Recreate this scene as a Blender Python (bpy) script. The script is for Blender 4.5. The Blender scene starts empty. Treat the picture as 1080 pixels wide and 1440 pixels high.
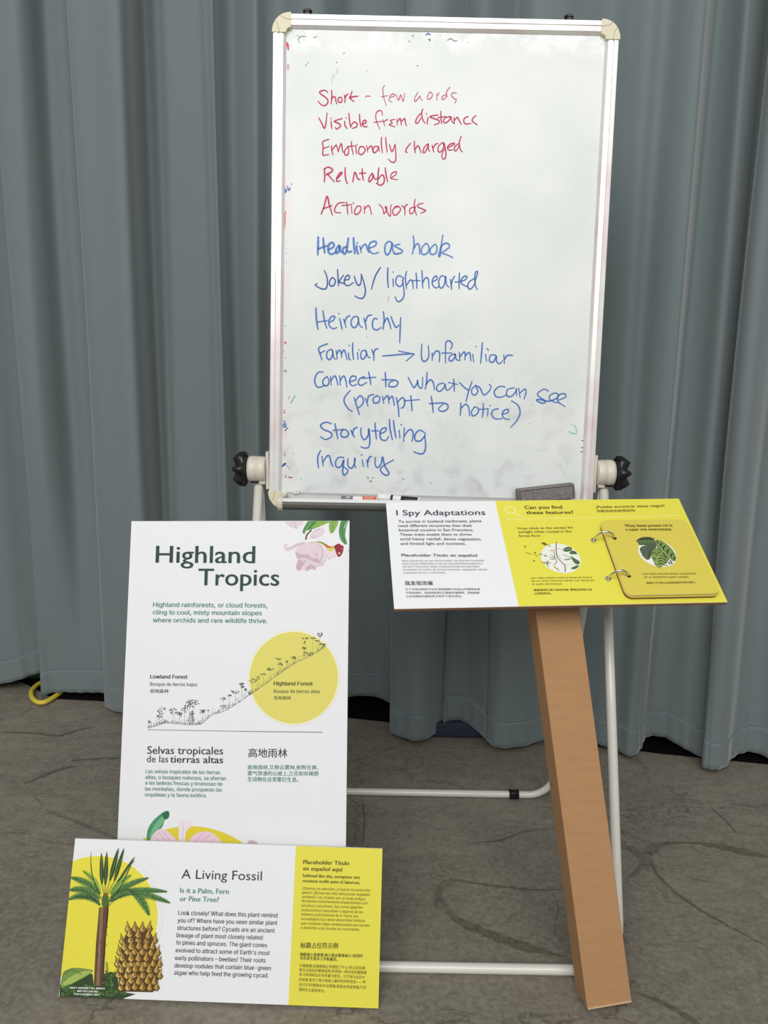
import bpy, bmesh, math, random, os
import numpy as np
from mathutils import Vector, Matrix
from mathutils.geometry import tessellate_polygon

scene = bpy.context.scene
COL = scene.collection

# ------------------------------------------------------------------ camera, world, light, exposure
F, CX, CY = 1081.0, 540.0, 720.0
PITCH, ROLL, CAMH = math.radians(11.0), 0.018, 1.07
_f = Vector((0, math.cos(PITCH), -math.sin(PITCH)))
_u0 = Vector((0, math.sin(PITCH), math.cos(PITCH)))
_r0 = Vector((1, 0, 0))
_r = _r0 * math.cos(ROLL) + _u0 * math.sin(ROLL)
_u = -_r0 * math.sin(ROLL) + _u0 * math.cos(ROLL)
CAM = Vector((0, 0, CAMH))
cd = bpy.data.cameras.new('camera')
cam = bpy.data.objects.new('camera', cd)
COL.objects.link(cam)
cam.matrix_world = Matrix(((_r.x, _u.x, -_f.x, CAM.x), (_r.y, _u.y, -_f.y, CAM.y), (_r.z, _u.z, -_f.z, CAM.z), (0, 0, 0, 1)))
cd.sensor_fit = 'VERTICAL'
cd.sensor_height = 36.0
cd.lens = F * 36.0 / 1440.0
cd.clip_start = 0.02
scene.camera = cam

world = bpy.data.worlds.new('overcast')
scene.world = world
world.use_nodes = True
bg = world.node_tree.nodes['Background']
bg.inputs[0].default_value = (0.93, 0.97, 1.0, 1)
bg.inputs[1].default_value = 0.36

def area_light(name, loc, target, size, size_y, power, color):
    l = bpy.data.lights.new(name, 'AREA')
    l.shape = 'RECTANGLE'; l.size = size; l.size_y = size_y
    l.energy = power; l.color = color
    o = bpy.data.objects.new(name, l); COL.objects.link(o)
    o.location = loc
    o.rotation_euler = (Vector(target) - Vector(loc)).to_track_quat('-Z', 'Y').to_euler()
    return o
area_light('skylight', (-0.5, -2.6, 3.6), (0.0, 1.7, 0.6), 4.4, 2.6, 190, (1.0, 0.99, 0.97))

scene.view_settings.view_transform = 'Standard'
scene.view_settings.look = 'None'
scene.view_settings.gamma = 1.0
scene.view_settings.use_curve_mapping = False
scene.view_settings.exposure = 0.05
scene.cycles.use_denoising = True

# ------------------------------------------------------------------ helpers
def ray(px, py):
    return _f + _r * ((px - CX) / F) - _u * ((py - CY) / F)

def at_y(px, py, y):
    d = ray(px, py)
    return CAM + d * (y / d.y)

def at_floor(px, py, z=0.0):
    d = ray(px, py)
    return CAM + d * ((z - CAM.z) / d.z)

class Plane:
    """a real flat surface: corner O (bottom left), axes X (along) and Y (up the surface), N outward"""
    def __init__(s, O, X, Y, W=1e9, H=1e9):
        s.O = Vector(O); s.X = Vector(X).normalized()
        Y = Vector(Y); s.Y = (Y - s.X * Y.dot(s.X)).normalized()
        s.N = s.X.cross(s.Y); s.W = W; s.H = H
    def uv(s, px, py):
        d = ray(px, py)
        t = (s.O - CAM).dot(s.N) / d.dot(s.N)
        p = CAM + d * t - s.O
        return p.dot(s.X), p.dot(s.Y)
    def p(s, u, v, n=0.0):
        return s.O + s.X * u + s.Y * v + s.N * n
    def shifted(s, n):
        return Plane(s.O + s.N * n, s.X, s.Y, s.W, s.H)

def lin(c):
    return tuple(((x / 255 / 12.92) if x / 255 <= 0.04045 else ((x / 255 + 0.055) / 1.055) ** 2.4) for x in c) + (1.0,)

def mat(name, rgb, rough=0.6, metal=0.0, noise=0.0, nscale=20.0, bump=0.0, bscale=200.0, coat=0.0, sheen=0.0, stretch=None, spec=None):
    m = bpy.data.materials.new(name)
    m.use_nodes = True
    nt = m.node_tree; b = nt.nodes['Principled BSDF']
    b.inputs['Base Color'].default_value = lin(rgb)
    b.inputs['Roughness'].default_value = rough
    b.inputs['Metallic'].default_value = metal
    if coat: b.inputs['Coat Weight'].default_value = coat; b.inputs['Coat Roughness'].default_value = 0.15
    if sheen: b.inputs['Sheen Weight'].default_value = sheen; b.inputs['Sheen Roughness'].default_value = 0.4
    if spec is not None: b.inputs['Specular IOR Level'].default_value = spec
    if noise or bump:
        tc = nt.nodes.new('ShaderNodeTexCoord'); mp = nt.nodes.new('ShaderNodeMapping')
        nt.links.new(tc.outputs['Object'], mp.inputs[0])
        if stretch: mp.inputs['Scale'].default_value = stretch
    if noise:
        n = nt.nodes.new('ShaderNodeTexNoise'); n.inputs['Scale'].default_value = nscale; n.inputs['Detail'].default_value = 4
        mx = nt.nodes.new('ShaderNodeMix'); mx.data_type = 'RGBA'
        lo = [max(0.0, c * (1 - noise)) for c in lin(rgb)[:3]] + [1]; hi = [min(1, c * (1 + noise)) for c in lin(rgb)[:3]] + [1]
        mx.inputs[6].default_value = lo; mx.inputs[7].default_value = hi
        nt.links.new(mp.outputs[0], n.inputs['Vector']); nt.links.new(n.outputs[0], mx.inputs[0])
        nt.links.new(mx.outputs[2], b.inputs['Base Color'])
    if bump:
        n2 = nt.nodes.new('ShaderNodeTexNoise'); n2.inputs['Scale'].default_value = bscale; n2.inputs['Detail'].default_value = 3
        bp = nt.nodes.new('ShaderNodeBump'); bp.inputs['Strength'].default_value = bump; bp.inputs['Distance'].default_value = 0.002
        nt.links.new(mp.outputs[0], n2.inputs['Vector']); nt.links.new(n2.outputs[0], bp.inputs['Height'])
        nt.links.new(bp.outputs[0], b.inputs['Normal'])
    return m

_ink = {}
def ink(*rgb, rough=0.55):
    k = rgb + (rough,)
    if k not in _ink:
        _ink[k] = mat('printed_ink', rgb, rough, spec=0.3)
    return _ink[k]

def empty(name, loc, label, cat, group=None):
    o = bpy.data.objects.new(name, None); COL.objects.link(o)
    o.empty_display_size = 0.05
    o.location = loc
    o['label'] = label; o['category'] = cat
    if group: o['group'] = group
    return o

class MB:
    """collects world-space geometry and links it as ONE mesh object"""
    def __init__(s): s.v = []; s.f = []; s.m = []; s.mats = []; s.sm = []
    def mi(s, m):
        if m not in s.mats: s.mats.append(m)
        return s.mats.index(m)
    def add(s, vs, fs, m, smooth=False):
        k = len(s.v); i = s.mi(m)
        s.v += [Vector(p) for p in vs]
        for f in fs:
            s.f.append([k + j for j in f]); s.m.append(i); s.sm.append(smooth)
    def bm(s, b, M, m, smooth=False):
        b.verts.index_update()
        s.add([M @ v.co for v in b.verts], [[v.index for v in f.verts] for f in b.faces], m, smooth); b.free()
    def box(s, c, X, Y, Z, hx, hy, hz, m, bev=0.0, seg=2):
        b = bmesh.new(); bmesh.ops.create_cube(b, size=2.0)
        for v in b.verts: v.co = Vector((v.co.x * hx, v.co.y * hy, v.co.z * hz))
        if bev: bmesh.ops.bevel(b, geom=b.edges[:], offset=bev, segments=seg, affect='EDGES', profile=0.7)
        X, Y, Z = Vector(X), Vector(Y), Vector(Z)
        M = Matrix(((X.x, Y.x, Z.x, c[0]), (X.y, Y.y, Z.y, c[1]), (X.z, Y.z, Z.z, c[2]), (0, 0, 0, 1)))
        s.bm(b, M, m, bev > 0 and seg > 2)
    def tube(s, pts, r, m, seg=16, cap=True, closed=False):
        pts = [Vector(p) for p in pts]; n = len(pts); vs = []; fs = []
        up = None
        for i, p in enumerate(pts):
            if closed: t = pts[(i + 1) % n] - pts[i - 1]
            else: t = pts[min(i + 1, n - 1)] - pts[max(i - 1, 0)]
            t.normalize()
            if up is None:
                up = Vector((0, 0, 1)) if abs(t.z) < 0.9 else Vector((0, 1, 0))
            up = (up - t * up.dot(t)).normalized()
            sd = t.cross(up)
            rr = r[i] if isinstance(r, (list, tuple)) else r
            for k in range(seg):
                a = 2 * math.pi * k / seg
                vs.append(p + up * (math.cos(a) * rr) + sd * (math.sin(a) * rr))
        for i in range(n if closed else n - 1):
            j = (i + 1) % n
            for k in range(seg):
                fs.append([i * seg + k, i * seg + (k + 1) % seg, j * seg + (k + 1) % seg, j * seg + k])
        if cap and not closed:
            fs.append(list(range(seg))[::-1]); fs.append([(n - 1) * seg + k for k in range(seg)])
        s.add(vs, [f[::-1] for f in fs], m, True)
    def lathe(s, c, A, U, prof, m, seg=28, smooth=True, lobes=None):
        """prof: list of (distance along A, radius); lobes(i, angle)->(da, factor)"""
        A = Vector(A).normalized(); U = Vector(U); U = (U - A * U.dot(A)).normalized(); V = A.cross(U)
        c = Vector(c); vs = []; fs = []
        for i, (a, r) in enumerate(prof):
            for k in range(seg):
                t = 2 * math.pi * k / seg
                da, fr = lobes(i, t) if lobes else (0, 1)
                vs.append(c + A * (a + da) + (U * math.cos(t) + V * math.sin(t)) * (r * fr))
        for i in range(len(prof) - 1):
            for k in range(seg):
                fs.append([i * seg + k, i * seg + (k + 1) % seg, (i + 1) * seg + (k + 1) % seg, (i + 1) * seg + k])
        fs.append(list(range(seg))[::-1]); fs.append([(len(prof) - 1) * seg + k for k in range(seg)])
        s.add(vs, fs, m, smooth)
    def prism(s, P, pts, n0, n1, m, mside=None):
        """outline pts (u,v) counter-clockwise on plane P, from height n0 to n1"""
        k = len(pts)
        tri = tessellate_polygon([[Vector((a, b, 0)) for a, b in pts]])
        top = [P.p(a, b, n1) for a, b in pts]; bot = [P.p(a, b, n0) for a, b in pts]
        ori = lambda t: t if ((pts[t[1]][0] - pts[t[0]][0]) * (pts[t[2]][1] - pts[t[0]][1]) - (pts[t[2]][0] - pts[t[0]][0]) * (pts[t[1]][1] - pts[t[0]][1])) > 0 else t[::-1]
        tri = [ori(list(t)) for t in tri]
        s.add(top, tri, m)
        s.add(bot, [t[::-1] for t in tri], mside or m)
        s.add(top + bot, [[k + i, k + (i + 1) % k, (i + 1) % k, i] for i in range(k)], mside or m)
    def extrude(s, prof, a, b, A2, B2, m, smooth=False):
        """closed profile (p,q) swept from point a to b, p along A2, q along B2"""
        a, b, A2, B2 = map(Vector, (a, b, A2, B2)); k = len(prof)
        vs = [a + A2 * p + B2 * q for p, q in prof] + [b + A2 * p + B2 * q for p, q in prof]
        fs = [[i, (i + 1) % k, k + (i + 1) % k, k + i] for i in range(k)]
        fs += [list(range(k))[::-1], [k + i for i in range(k)]]
        s.add(vs, fs, m, smooth)
    def build(s, name, parent=None, loc=None, recalc=True, **props):
        base = Vector(parent_world(parent)) if parent else Vector(loc or (0, 0, 0))
        me = bpy.data.meshes.new(name)
        me.from_pydata([tuple(p - base) for p in s.v], [], s.f)
        for m in s.mats: me.materials.append(m)
        me.polygons.foreach_set('material_index', s.m)
        me.polygons.foreach_set('use_smooth', s.sm)
        if recalc:
            b = bmesh.new(); b.from_mesh(me); bmesh.ops.recalc_face_normals(b, faces=b.faces[:]); b.to_mesh(me); b.free()
        me.update()
        o = bpy.data.objects.new(name, me); COL.objects.link(o)
        if parent: o.parent = parent
        else: o.location = base
        for k, v in props.items(): o[k] = v
        return o

def parent_world(o):
    p = Vector((0, 0, 0))
    while o is not None:
        p += o.location; o = o.parent
    return p

def smooth_path(pts, per=6):
    if len(pts) < 3: return pts
    out = []
    P = [pts[0]] + list(pts) + [pts[-1]]
    for i in range(1, len(P) - 2):
        a, b, c, d = P[i - 1], P[i], P[i + 1], P[i + 2]
        for k in range(per):
            t = k / per; t2 = t * t; t3 = t2 * t
            out.append(tuple(0.5 * (2 * b[j] + (c[j] - a[j]) * t + (2 * a[j] - 5 * b[j] + 4 * c[j] - d[j]) * t2 + (3 * b[j] - a[j] - 3 * c[j] + d[j]) * t3) for j in range(len(b))))
    out.append(tuple(pts[-1]))
    return out

class Dec:
    """flat print on a plane: ink outlines measured on the photograph, laid on the real surface"""
    def __init__(s, P, org=(0, 0), sc=1.0, clamp=True):
        s.P = P; s.o = org; s.s = sc; s.mb = MB(); s.clamp = clamp; s.jobs = []
    def frame(s, org, sc): s.o = org; s.s = sc; return s
    def px(s, x, y): return s.o[0] + x / s.s, s.o[1] + y / s.s
    def uv(s, x, y): return s.P.uv(*s.px(x, y))
    def pt(s, u, v, lvl):
        if s.clamp:
            u = min(max(u, 0.0), s.P.W); v = min(max(v, 0.0), s.P.H)
        return s.P.p(u, v, 0.00015 + lvl * 0.00007)
    def polyuv(s, uvs, m, lvl=0):
        tri = tessellate_polygon([[Vector((a, b, 0)) for a, b in uvs]])
        s.mb.add([s.pt(a, b, lvl) for a, b in uvs], [list(t) for t in tri], m)
    def poly(s, pts, m, lvl=0, per=0):
        if per: pts = smooth_path(list(pts) + [pts[0]], per)[:-1]
        s.polyuv([s.uv(x, y) for x, y in pts], m, lvl)
    def disc(s, cx, cy, ru, rv, m, lvl=0, n=64, ring=None):
        """ellipse by uv radii (metres); ring = inner factor"""
        u, v = s.uv(cx, cy)
        o = [(u + ru * math.cos(2 * math.pi * k / n), v + rv * math.sin(2 * math.pi * k / n)) for k in range(n)]
        if ring is None: s.polyuv(o, m, lvl); return
        i = [(u + (a - u) * ring, v + (b - v) * ring) for a, b in o]
        s.mb.add([s.pt(a, b, lvl) for a, b in o + i], [[k, (k + 1) % n, n + (k + 1) % n, n + k] for k in range(n)], m)
    def strokeuv(s, uv, w, m, lvl=0, taper=(1, 1)):
        n = len(uv); vs = []; fs = []
        if n < 2: return
        for i, (a, b) in enumerate(uv):
            p = uv[max(i - 1, 0)]; q = uv[min(i + 1, n - 1)]
            dx, dy = q[0] - p[0], q[1] - p[1]; l = math.hypot(dx, dy) or 1
            t = i / (n - 1); k = min(1.0, taper[0] + (1 - taper[0]) * min(1, t * 3)); k = min(k, taper[1] + (1 - taper[1]) * min(1, (1 - t) * 3))
            h = w * 0.5 * k
            vs += [s.pt(a - dy / l * h, b + dx / l * h, lvl), s.pt(a + dy / l * h, b - dx / l * h, lvl)]
        fs = [[2 * i, 2 * i + 1, 2 * i + 3, 2 * i + 2] for i in range(n - 1)]
        s.mb.add(vs, fs, m)
        for e in (0, n - 1):
            kk = taper[0] if e == 0 else taper[1]
            if kk > 0.4:
                a, b = uv[e]
                s.mb.add([s.pt(a + w * .5 * kk * math.cos(j * math.pi / 4), b + w * .5 * kk * math.sin(j * math.pi / 4), lvl) for j in range(8)], [list(range(8))], m)
    def stroke(s, pts, wpx, m, lvl=0, per=5, taper=(1, 1)):
        """width in photograph pixels"""
        sp = smooth_path(pts, per)
        uv = [s.uv(x, y) for x, y in sp]
        a = s.P.uv(*s.px(*pts[0])); q = s.px(*pts[0]); b = s.P.uv(q[0] + 1, q[1])
        s.strokeuv(uv, wpx * math.hypot(b[0] - a[0], b[1] - a[1]), m, lvl, taper)
    def build(s, name, parent, **props):
        flush_text(s)
        if not s.mb.v: return None
        # face all prints outward
        me = s.mb.build(name, parent, recalc=False, **props)
        flip = []
        for p in me.data.polygons:
            if p.normal.dot(s.P.N) < 0: flip.append(p.index)
        if flip:
            b = bmesh.new(); b.from_mesh(me.data); b.faces.ensure_lookup_table()
            bmesh.ops.reverse_faces(b, faces=[b.faces[i] for i in flip]); b.to_mesh(me.data); b.free()
        return me

# ---- lettering
FONTS = {}
def font(k):
    if k not in FONTS:
        FONTS[k] = None
        if k:
            try:
                FONTS[k] = bpy.data.fonts.load(os.path.join(bpy.utils.system_resource('DATAFILES'), 'fonts', k))
            except Exception:
                pass
    return FONTS[k]
_tc = {}
def text_geo(lines, fk=None):
    """outlines of many lines at once: one (verts, faces) pair per line"""
    if fk not in _tc:
        c = bpy.data.curves.new('lettering', 'FONT'); c.resolution_u = 3; c.space_line = 4.0
        if font(fk): c.font = font(fk)
        o = bpy.data.objects.new('lettering', c)
        c.body = 'H\nH'; me = bpy.data.meshes.new_from_object(o)
        ys = [p.co.y for p in me.vertices]; top = max(ys); bpy.data.meshes.remove(me)
        c.body = 'H'; me = bpy.data.meshes.new_from_object(o)
        cap = max(p.co.y for p in me.vertices); bpy.data.meshes.remove(me)
        _tc[fk] = (c, o, -min(ys), cap)
    c, o, pitch, cap = _tc[fk]
    c.body = '\n'.join(lines)
    me = bpy.data.meshes.new_from_object(o)
    out = [([], [], {}) for _ in lines]
    co = [(p.co.x, p.co.y) for p in me.vertices]
    for p in me.polygons:
        k = min(len(lines) - 1, max(0, int(round((0.35 - co[p.vertices[0]][1]) / pitch))))
        v, f, m = out[k]; idx = []
        for q in p.vertices:
            if q not in m: m[q] = len(v); v.append((co[q][0], co[q][1] + k * pitch))
            idx.append(m[q])
        f.append(idx)
    bpy.data.meshes.remove(me)
    return [(a, b) for a, b, _ in out]
def caph(fk): return _tc[fk][3]
INTER, NOTO, GILL = 'Inter.woff2', None, None   # the built-in font also holds the Chinese characters
def text(D, s, x0, y0, x1, y1, cap, m, fk=GILL, bold=0.0, cjk=False, slant=0.0, lvl=12):
    """baseline from (x0,y0) to (x1,y1), cap height (or box height for cjk) in the current crop's units"""
    D.jobs.append((fk, s, D.uv(x0, y0), D.uv(x1, y1), D.uv(x0, y0 - cap), m, bold, cjk, slant, lvl))
def flush_text(D):
    for fk in {j[0] for j in D.jobs}:
        js = [j for j in D.jobs if j[0] == fk]
        for (v, fs), (_, s, (u0, v0), (u1, v1), (u2, v2), m, bold, cjk, slant, lvl) in zip(text_geo([j[1] for j in js], fk), js):
            if not v: continue
            a0 = min(a for a, b in v); a1 = max(a for a, b in v)
            if cjk: b0 = min(b for a, b in v); hh = max(b for a, b in v) - b0
            else: b0 = 0; hh = caph(fk)
            H = (v2 - v0) / hh; L = (u1 - u0) / (a1 - a0); sh = (v1 - v0) / (a1 - a0)
            dxs = [0.0] if not bold else [-bold, -bold / 3, bold / 3, bold]
            for i, d in enumerate(dxs):
                pts = []
                for a, b in v:
                    yy = (b - b0) * H
                    pts.append(D.P.p(u0 + (a - a0) * L + d * H + slant * yy, v0 + (a - a0) * sh + yy, 0.00015 + lvl * 0.00007 + i * 0.00001))
                D.mb.add(pts, fs, m)
    D.jobs = []

def hand(D, data, m, w):
    """data: 'x,y x,y ...; x,y ...' handwriting strokes"""
    for st in data.split(';'):
        p = [tuple(map(float, q.split(','))) for q in st.split()]
        if len(p) >= 2:
            D.stroke(p, w, m, 6, per=5, taper=(0.8, 0.7))

# ------------------------------------------------------------------ materials
M = {}
M['foam'] = mat('white_foam_board', (238, 238, 240), 0.5, noise=0.01, nscale=30, spec=0.3)
M['foam_edge'] = mat('foam_board_edge', (222, 222, 220), 0.8, noise=0.05, nscale=200)
M['yellow'] = mat('yellow_print', (232, 223, 80), 0.5, noise=0.01, nscale=40, spec=0.3)
M['page_yellow'] = mat('olive_yellow_page', (221, 204, 84), 0.45, noise=0.02, nscale=20, spec=0.4)
M['card'] = mat('brown_cardboard', (180, 138, 98), 0.85, noise=0.10, nscale=22, bump=0.25, bscale=260, stretch=(1, 1, 5), spec=0.2)
M['card_edge'] = mat('cardboard_edge', (140, 96, 66), 0.9, noise=0.25, nscale=160, bump=0.4, bscale=500)
M['beige'] = mat('beige_plastic_cap', (222, 214, 184), 0.45, noise=0.04, nscale=60)
M['cream'] = mat('cream_plastic', (215, 208, 192), 0.38, noise=0.04, nscale=50, bump=0.1, bscale=400)
M['pipe'] = mat('cream_painted_steel', (222, 219, 208), 0.32, noise=0.03, nscale=25, coat=0.3)
M['black'] = mat('black_plastic', (18, 18, 19), 0.38, noise=0.2, nscale=60, bump=0.1, bscale=300)
M['shaded_metal'] = mat('tray_shaded_metal', (120, 118, 115), 0.4, metal=0.5, noise=0.1, nscale=40)  # grey carries the shade on the tray's curved front
M['chrome'] = mat('chrome_ring', (205, 205, 205), 0.18, metal=1.0, noise=0.05, nscale=80)
M['eraser'] = mat('grey_eraser_felt', (112, 106, 104), 0.95, noise=1.9, nscale=330, bump=1.0, bscale=500)
M['eraser_dark'] = mat('eraser_seam', (48, 45, 46), 0.95, noise=0.3, nscale=400)
M['white_plastic'] = mat('white_marker_plastic', (232, 232, 230), 0.35, noise=0.02, nscale=80)
M['orange'] = mat('orange_label', (222, 98, 52), 0.5, noise=0.05, nscale=80)
M['grey_label'] = mat('grey_label', (120, 120, 122), 0.5, noise=0.05, nscale=80)

def rail_material():
    m = mat('stained_aluminium_rail', (232, 230, 228), 0.32, metal=0.35)
    nt = m.node_tree; b = nt.nodes['Principled BSDF']
    tc = nt.nodes.new('ShaderNodeTexCoord'); n = nt.nodes.new('ShaderNodeTexNoise')
    n.inputs['Scale'].default_value = 9; n.inputs['Detail'].default_value = 5
    cr = nt.nodes.new('ShaderNodeValToRGB')
    cr.color_ramp.elements[0].position = 0.48; cr.color_ramp.elements[0].color = lin((236, 235, 232))
    cr.color_ramp.elements[1].position = 0.72; cr.color_ramp.elements[1].color = lin((226, 206, 208))
    nt.links.new(tc.outputs['Object'], n.inputs['Vector']); nt.links.new(n.outputs[0], cr.inputs[0]); nt.links.new(cr.outputs[0], b.inputs['Base Color'])
    return m
M['rail'] = rail_material()
M['rail_dull'] = mat('dull_aluminium', (190, 189, 188), 0.4, metal=0.4, noise=0.12, nscale=30)

def whiteboard_material():
    m = mat('whiteboard_enamel', (220, 224, 220), 0.34, coat=0.08, spec=0.35)
    nt = m.node_tree; b = nt.nodes['Principled BSDF']
    tc = nt.nodes.new('ShaderNodeTexCoord'); sp = nt.nodes.new('ShaderNodeSeparateXYZ')
    nt.links.new(tc.outputs['Object'], sp.inputs[0])
    n1 = nt.nodes.new('ShaderNodeTexNoise'); n1.inputs['Scale'].default_value = 7; n1.inputs['Detail'].default_value = 6
    n2 = nt.nodes.new('ShaderNodeTexNoise'); n2.inputs['Scale'].default_value = 26; n2.inputs['Detail'].default_value = 5; n2.inputs['Distortion'].default_value = 0.6
    for n in (n1, n2): nt.links.new(tc.outputs['Object'], n.inputs['Vector'])
    r1 = nt.nodes.new('ShaderNodeValToRGB')
    r1.color_ramp.elements[0].position = 0.35; r1.color_ramp.elements[0].color = lin((221, 225, 222))
    r1.color_ramp.elements[1].position = 0.7; r1.color_ramp.elements[1].color = lin((232, 235, 232))
    nt.links.new(n1.outputs[0], r1.inputs[0])
    # wiped white streaks along the upper edge, and grey ghosting lower down
    def mr(a, b_, c, d, src):
        k = nt.nodes.new('ShaderNodeMapRange'); k.inputs[1].default_value = a; k.inputs[2].default_value = b_
        k.inputs[3].default_value = c; k.inputs[4].default_value = d; nt.links.new(src, k.inputs[0]); return k.outputs[0]
    def mul(a, b_):
        k = nt.nodes.new('ShaderNodeMath'); k.operation = 'MULTIPLY'; nt.links.new(a, k.inputs[0]); nt.links.new(b_, k.inputs[1]); return k.outputs[0]
    def mixc(fac, a, col):
        k = nt.nodes.new('ShaderNodeMix'); k.data_type = 'RGBA'; nt.links.new(fac, k.inputs[0]); nt.links.new(a, k.inputs[6]); k.inputs[7].default_value = lin(col); return k.outputs[2]
    top = mr(1.628, 1.655, 0, 1, sp.outputs[2]); nz = mr(0.46, 0.62, 0, 1, n2.outputs[0])
    c = mixc(mul(top, nz), r1.outputs[0], (246, 247, 246))
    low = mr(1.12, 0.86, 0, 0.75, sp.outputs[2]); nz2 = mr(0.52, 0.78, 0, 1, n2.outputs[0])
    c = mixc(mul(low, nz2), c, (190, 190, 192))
    edge = mr(-0.270, -0.300, 0, 0.6, sp.outputs[0]); nz3 = mr(0.45, 0.7, 0, 1, n1.outputs[0])
    c = mixc(mul(edge, nz3), c, (236, 190, 196))
    nt.links.new(c, b.inputs['Base Color'])
    return m
M['whiteboard'] = whiteboard_material()

def floor_material(name, dark=1.0, tint=(1, 1, 1)):
    m = bpy.data.materials.new(name); m.use_nodes = True
    nt = m.node_tree; b = nt.nodes['Principled BSDF']; b.inputs['Roughness'].default_value = 0.62; b.inputs['Specular IOR Level'].default_value = 0.35
    tc = nt.nodes.new('ShaderNodeTexCoord')
    def noise(sc, det, dist=0.0, stretch=None):
        n = nt.nodes.new('ShaderNodeTexNoise'); n.inputs['Scale'].default_value = sc; n.inputs['Detail'].default_value = det; n.inputs['Distortion'].default_value = dist; n.inputs['Roughness'].default_value = 0.6
        if stretch:
            mp = nt.nodes.new('ShaderNodeMapping'); mp.inputs['Scale'].default_value = stretch; mp.inputs['Rotation'].default_value = (0, 0, 0.35)
            nt.links.new(tc.outputs['Object'], mp.inputs[0]); nt.links.new(mp.outputs[0], n.inputs['Vector'])
        else: nt.links.new(tc.outputs['Object'], n.inputs['Vector'])
        return n
    big = noise(1.6, 6, 0.6); mid = noise(9, 6, 1.2, (1, 2.2, 1)); fine = noise(90, 4); speck = noise(230, 2)
    cr = nt.nodes.new('ShaderNodeValToRGB')
    def c(v): return tuple(lin(v)[i] * dark * tint[i] for i in range(3)) + (1,)
    e = cr.color_ramp.elements
    e[0].position = 0.3; e[0].color = c((108, 101, 88)); e[1].position = 0.7; e[1].color = c((148, 142, 127))
    k = e.new(0.5); k.color = c((125, 118, 105))
    add = nt.nodes.new('ShaderNodeMath'); add.operation = 'MULTIPLY_ADD'; add.inputs[1].default_value = 0.5
    nt.links.new(mid.outputs[0], add.inputs[0])
    h = nt.nodes.new('ShaderNodeMath'); h.operation = 'MULTIPLY'; h.inputs[1].default_value = 0.5
    nt.links.new(big.outputs[0], h.inputs[0]); nt.links.new(h.outputs[0], add.inputs[2]); nt.links.new(add.outputs[0], cr.inputs[0])
    def over(fac_src, lo, hi, f0, f1, prev, col):
        r = nt.nodes.new('ShaderNodeMapRange'); r.inputs[1].default_value = lo; r.inputs[2].default_value = hi; r.inputs[3].default_value = f0; r.inputs[4].default_value = f1
        nt.links.new(fac_src, r.inputs[0])
        x = nt.nodes.new('ShaderNodeMix'); x.data_type = 'RGBA'; nt.links.new(r.outputs[0], x.inputs[0]); nt.links.new(prev, x.inputs[6]); x.inputs[7].default_value = c(col)
        return x.outputs[2]
    o = over(fine.outputs[0], 0.4, 0.64, 0.0, 0.5, cr.outputs[0], (156, 150, 136))
    pat = noise(34, 5, 0.5)
    o = over(pat.outputs[0], 0.34, 0.52, 0.28, 0.0, o, (96, 90, 79))
    o = over(speck.outputs[0], 0.62, 0.72, 0.0, 0.6, o, (62, 57, 49))
    nt.links.new(o, b.inputs['Base Color'])
    # hairline cracks
    vo = nt.nodes.new('ShaderNodeTexVoronoi'); vo.feature = 'DISTANCE_TO_EDGE'; vo.inputs['Scale'].default_value = 1.7
    wob = nt.nodes.new('ShaderNodeMix'); wob.data_type = 'VECTOR'; wob.inputs[0].default_value = 0.10
    nt.links.new(tc.outputs['Object'], wob.inputs[4]); nt.links.new(mid.outputs[1], wob.inputs[5]); nt.links.new(wob.outputs[1], vo.inputs['Vector'])
    o2 = over(vo.outputs[0], 0.0, 0.006, 0.55, 0.0, o, (66, 60, 52))
    nt.links.new(o2, b.inputs['Base Color'])
    bp = nt.nodes.new('ShaderNodeBump'); bp.inputs['Strength'].default_value = 0.35; bp.inputs['Distance'].default_value = 0.003
    nt.links.new(fine.outputs[0], bp.inputs['Height']); nt.links.new(bp.outputs[0], b.inputs['Normal'])
    return m
M['floor'] = floor_material('worn_concrete')
M['floor_stain'] = floor_material('damp_concrete_stain', 0.62, (1.02, 1.0, 0.93))
M['floor_stain2'] = floor_material('faint_concrete_stain', 0.72, (1.0, 1.0, 0.97))
M['curtain'] = mat('grey_green_drape_fabric', (120, 131, 132), 0.9, noise=0.035, nscale=70, bump=0.25, bscale=900, sheen=0.45, spec=0.15)
M['stitch'] = mat('grey_thread', (84, 94, 94), 0.95, noise=0.3, nscale=300)
M['tarp'] = mat('blue_tarp', (40, 50, 66), 0.8, noise=0.12, nscale=30, bump=0.2, bscale=80)
M['hem_shade'] = mat('hem_shade_black', (14, 14, 14), 0.9, noise=0.2, nscale=30, spec=0.1)  # black for the shade painted below the curtain
M['wall'] = mat('dark_backing_wall', (52, 54, 56), 0.9, noise=0.1, nscale=5)
M['ceil'] = mat('light_block_paint', (170, 170, 168), 0.9, noise=0.05, nscale=5)

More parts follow.
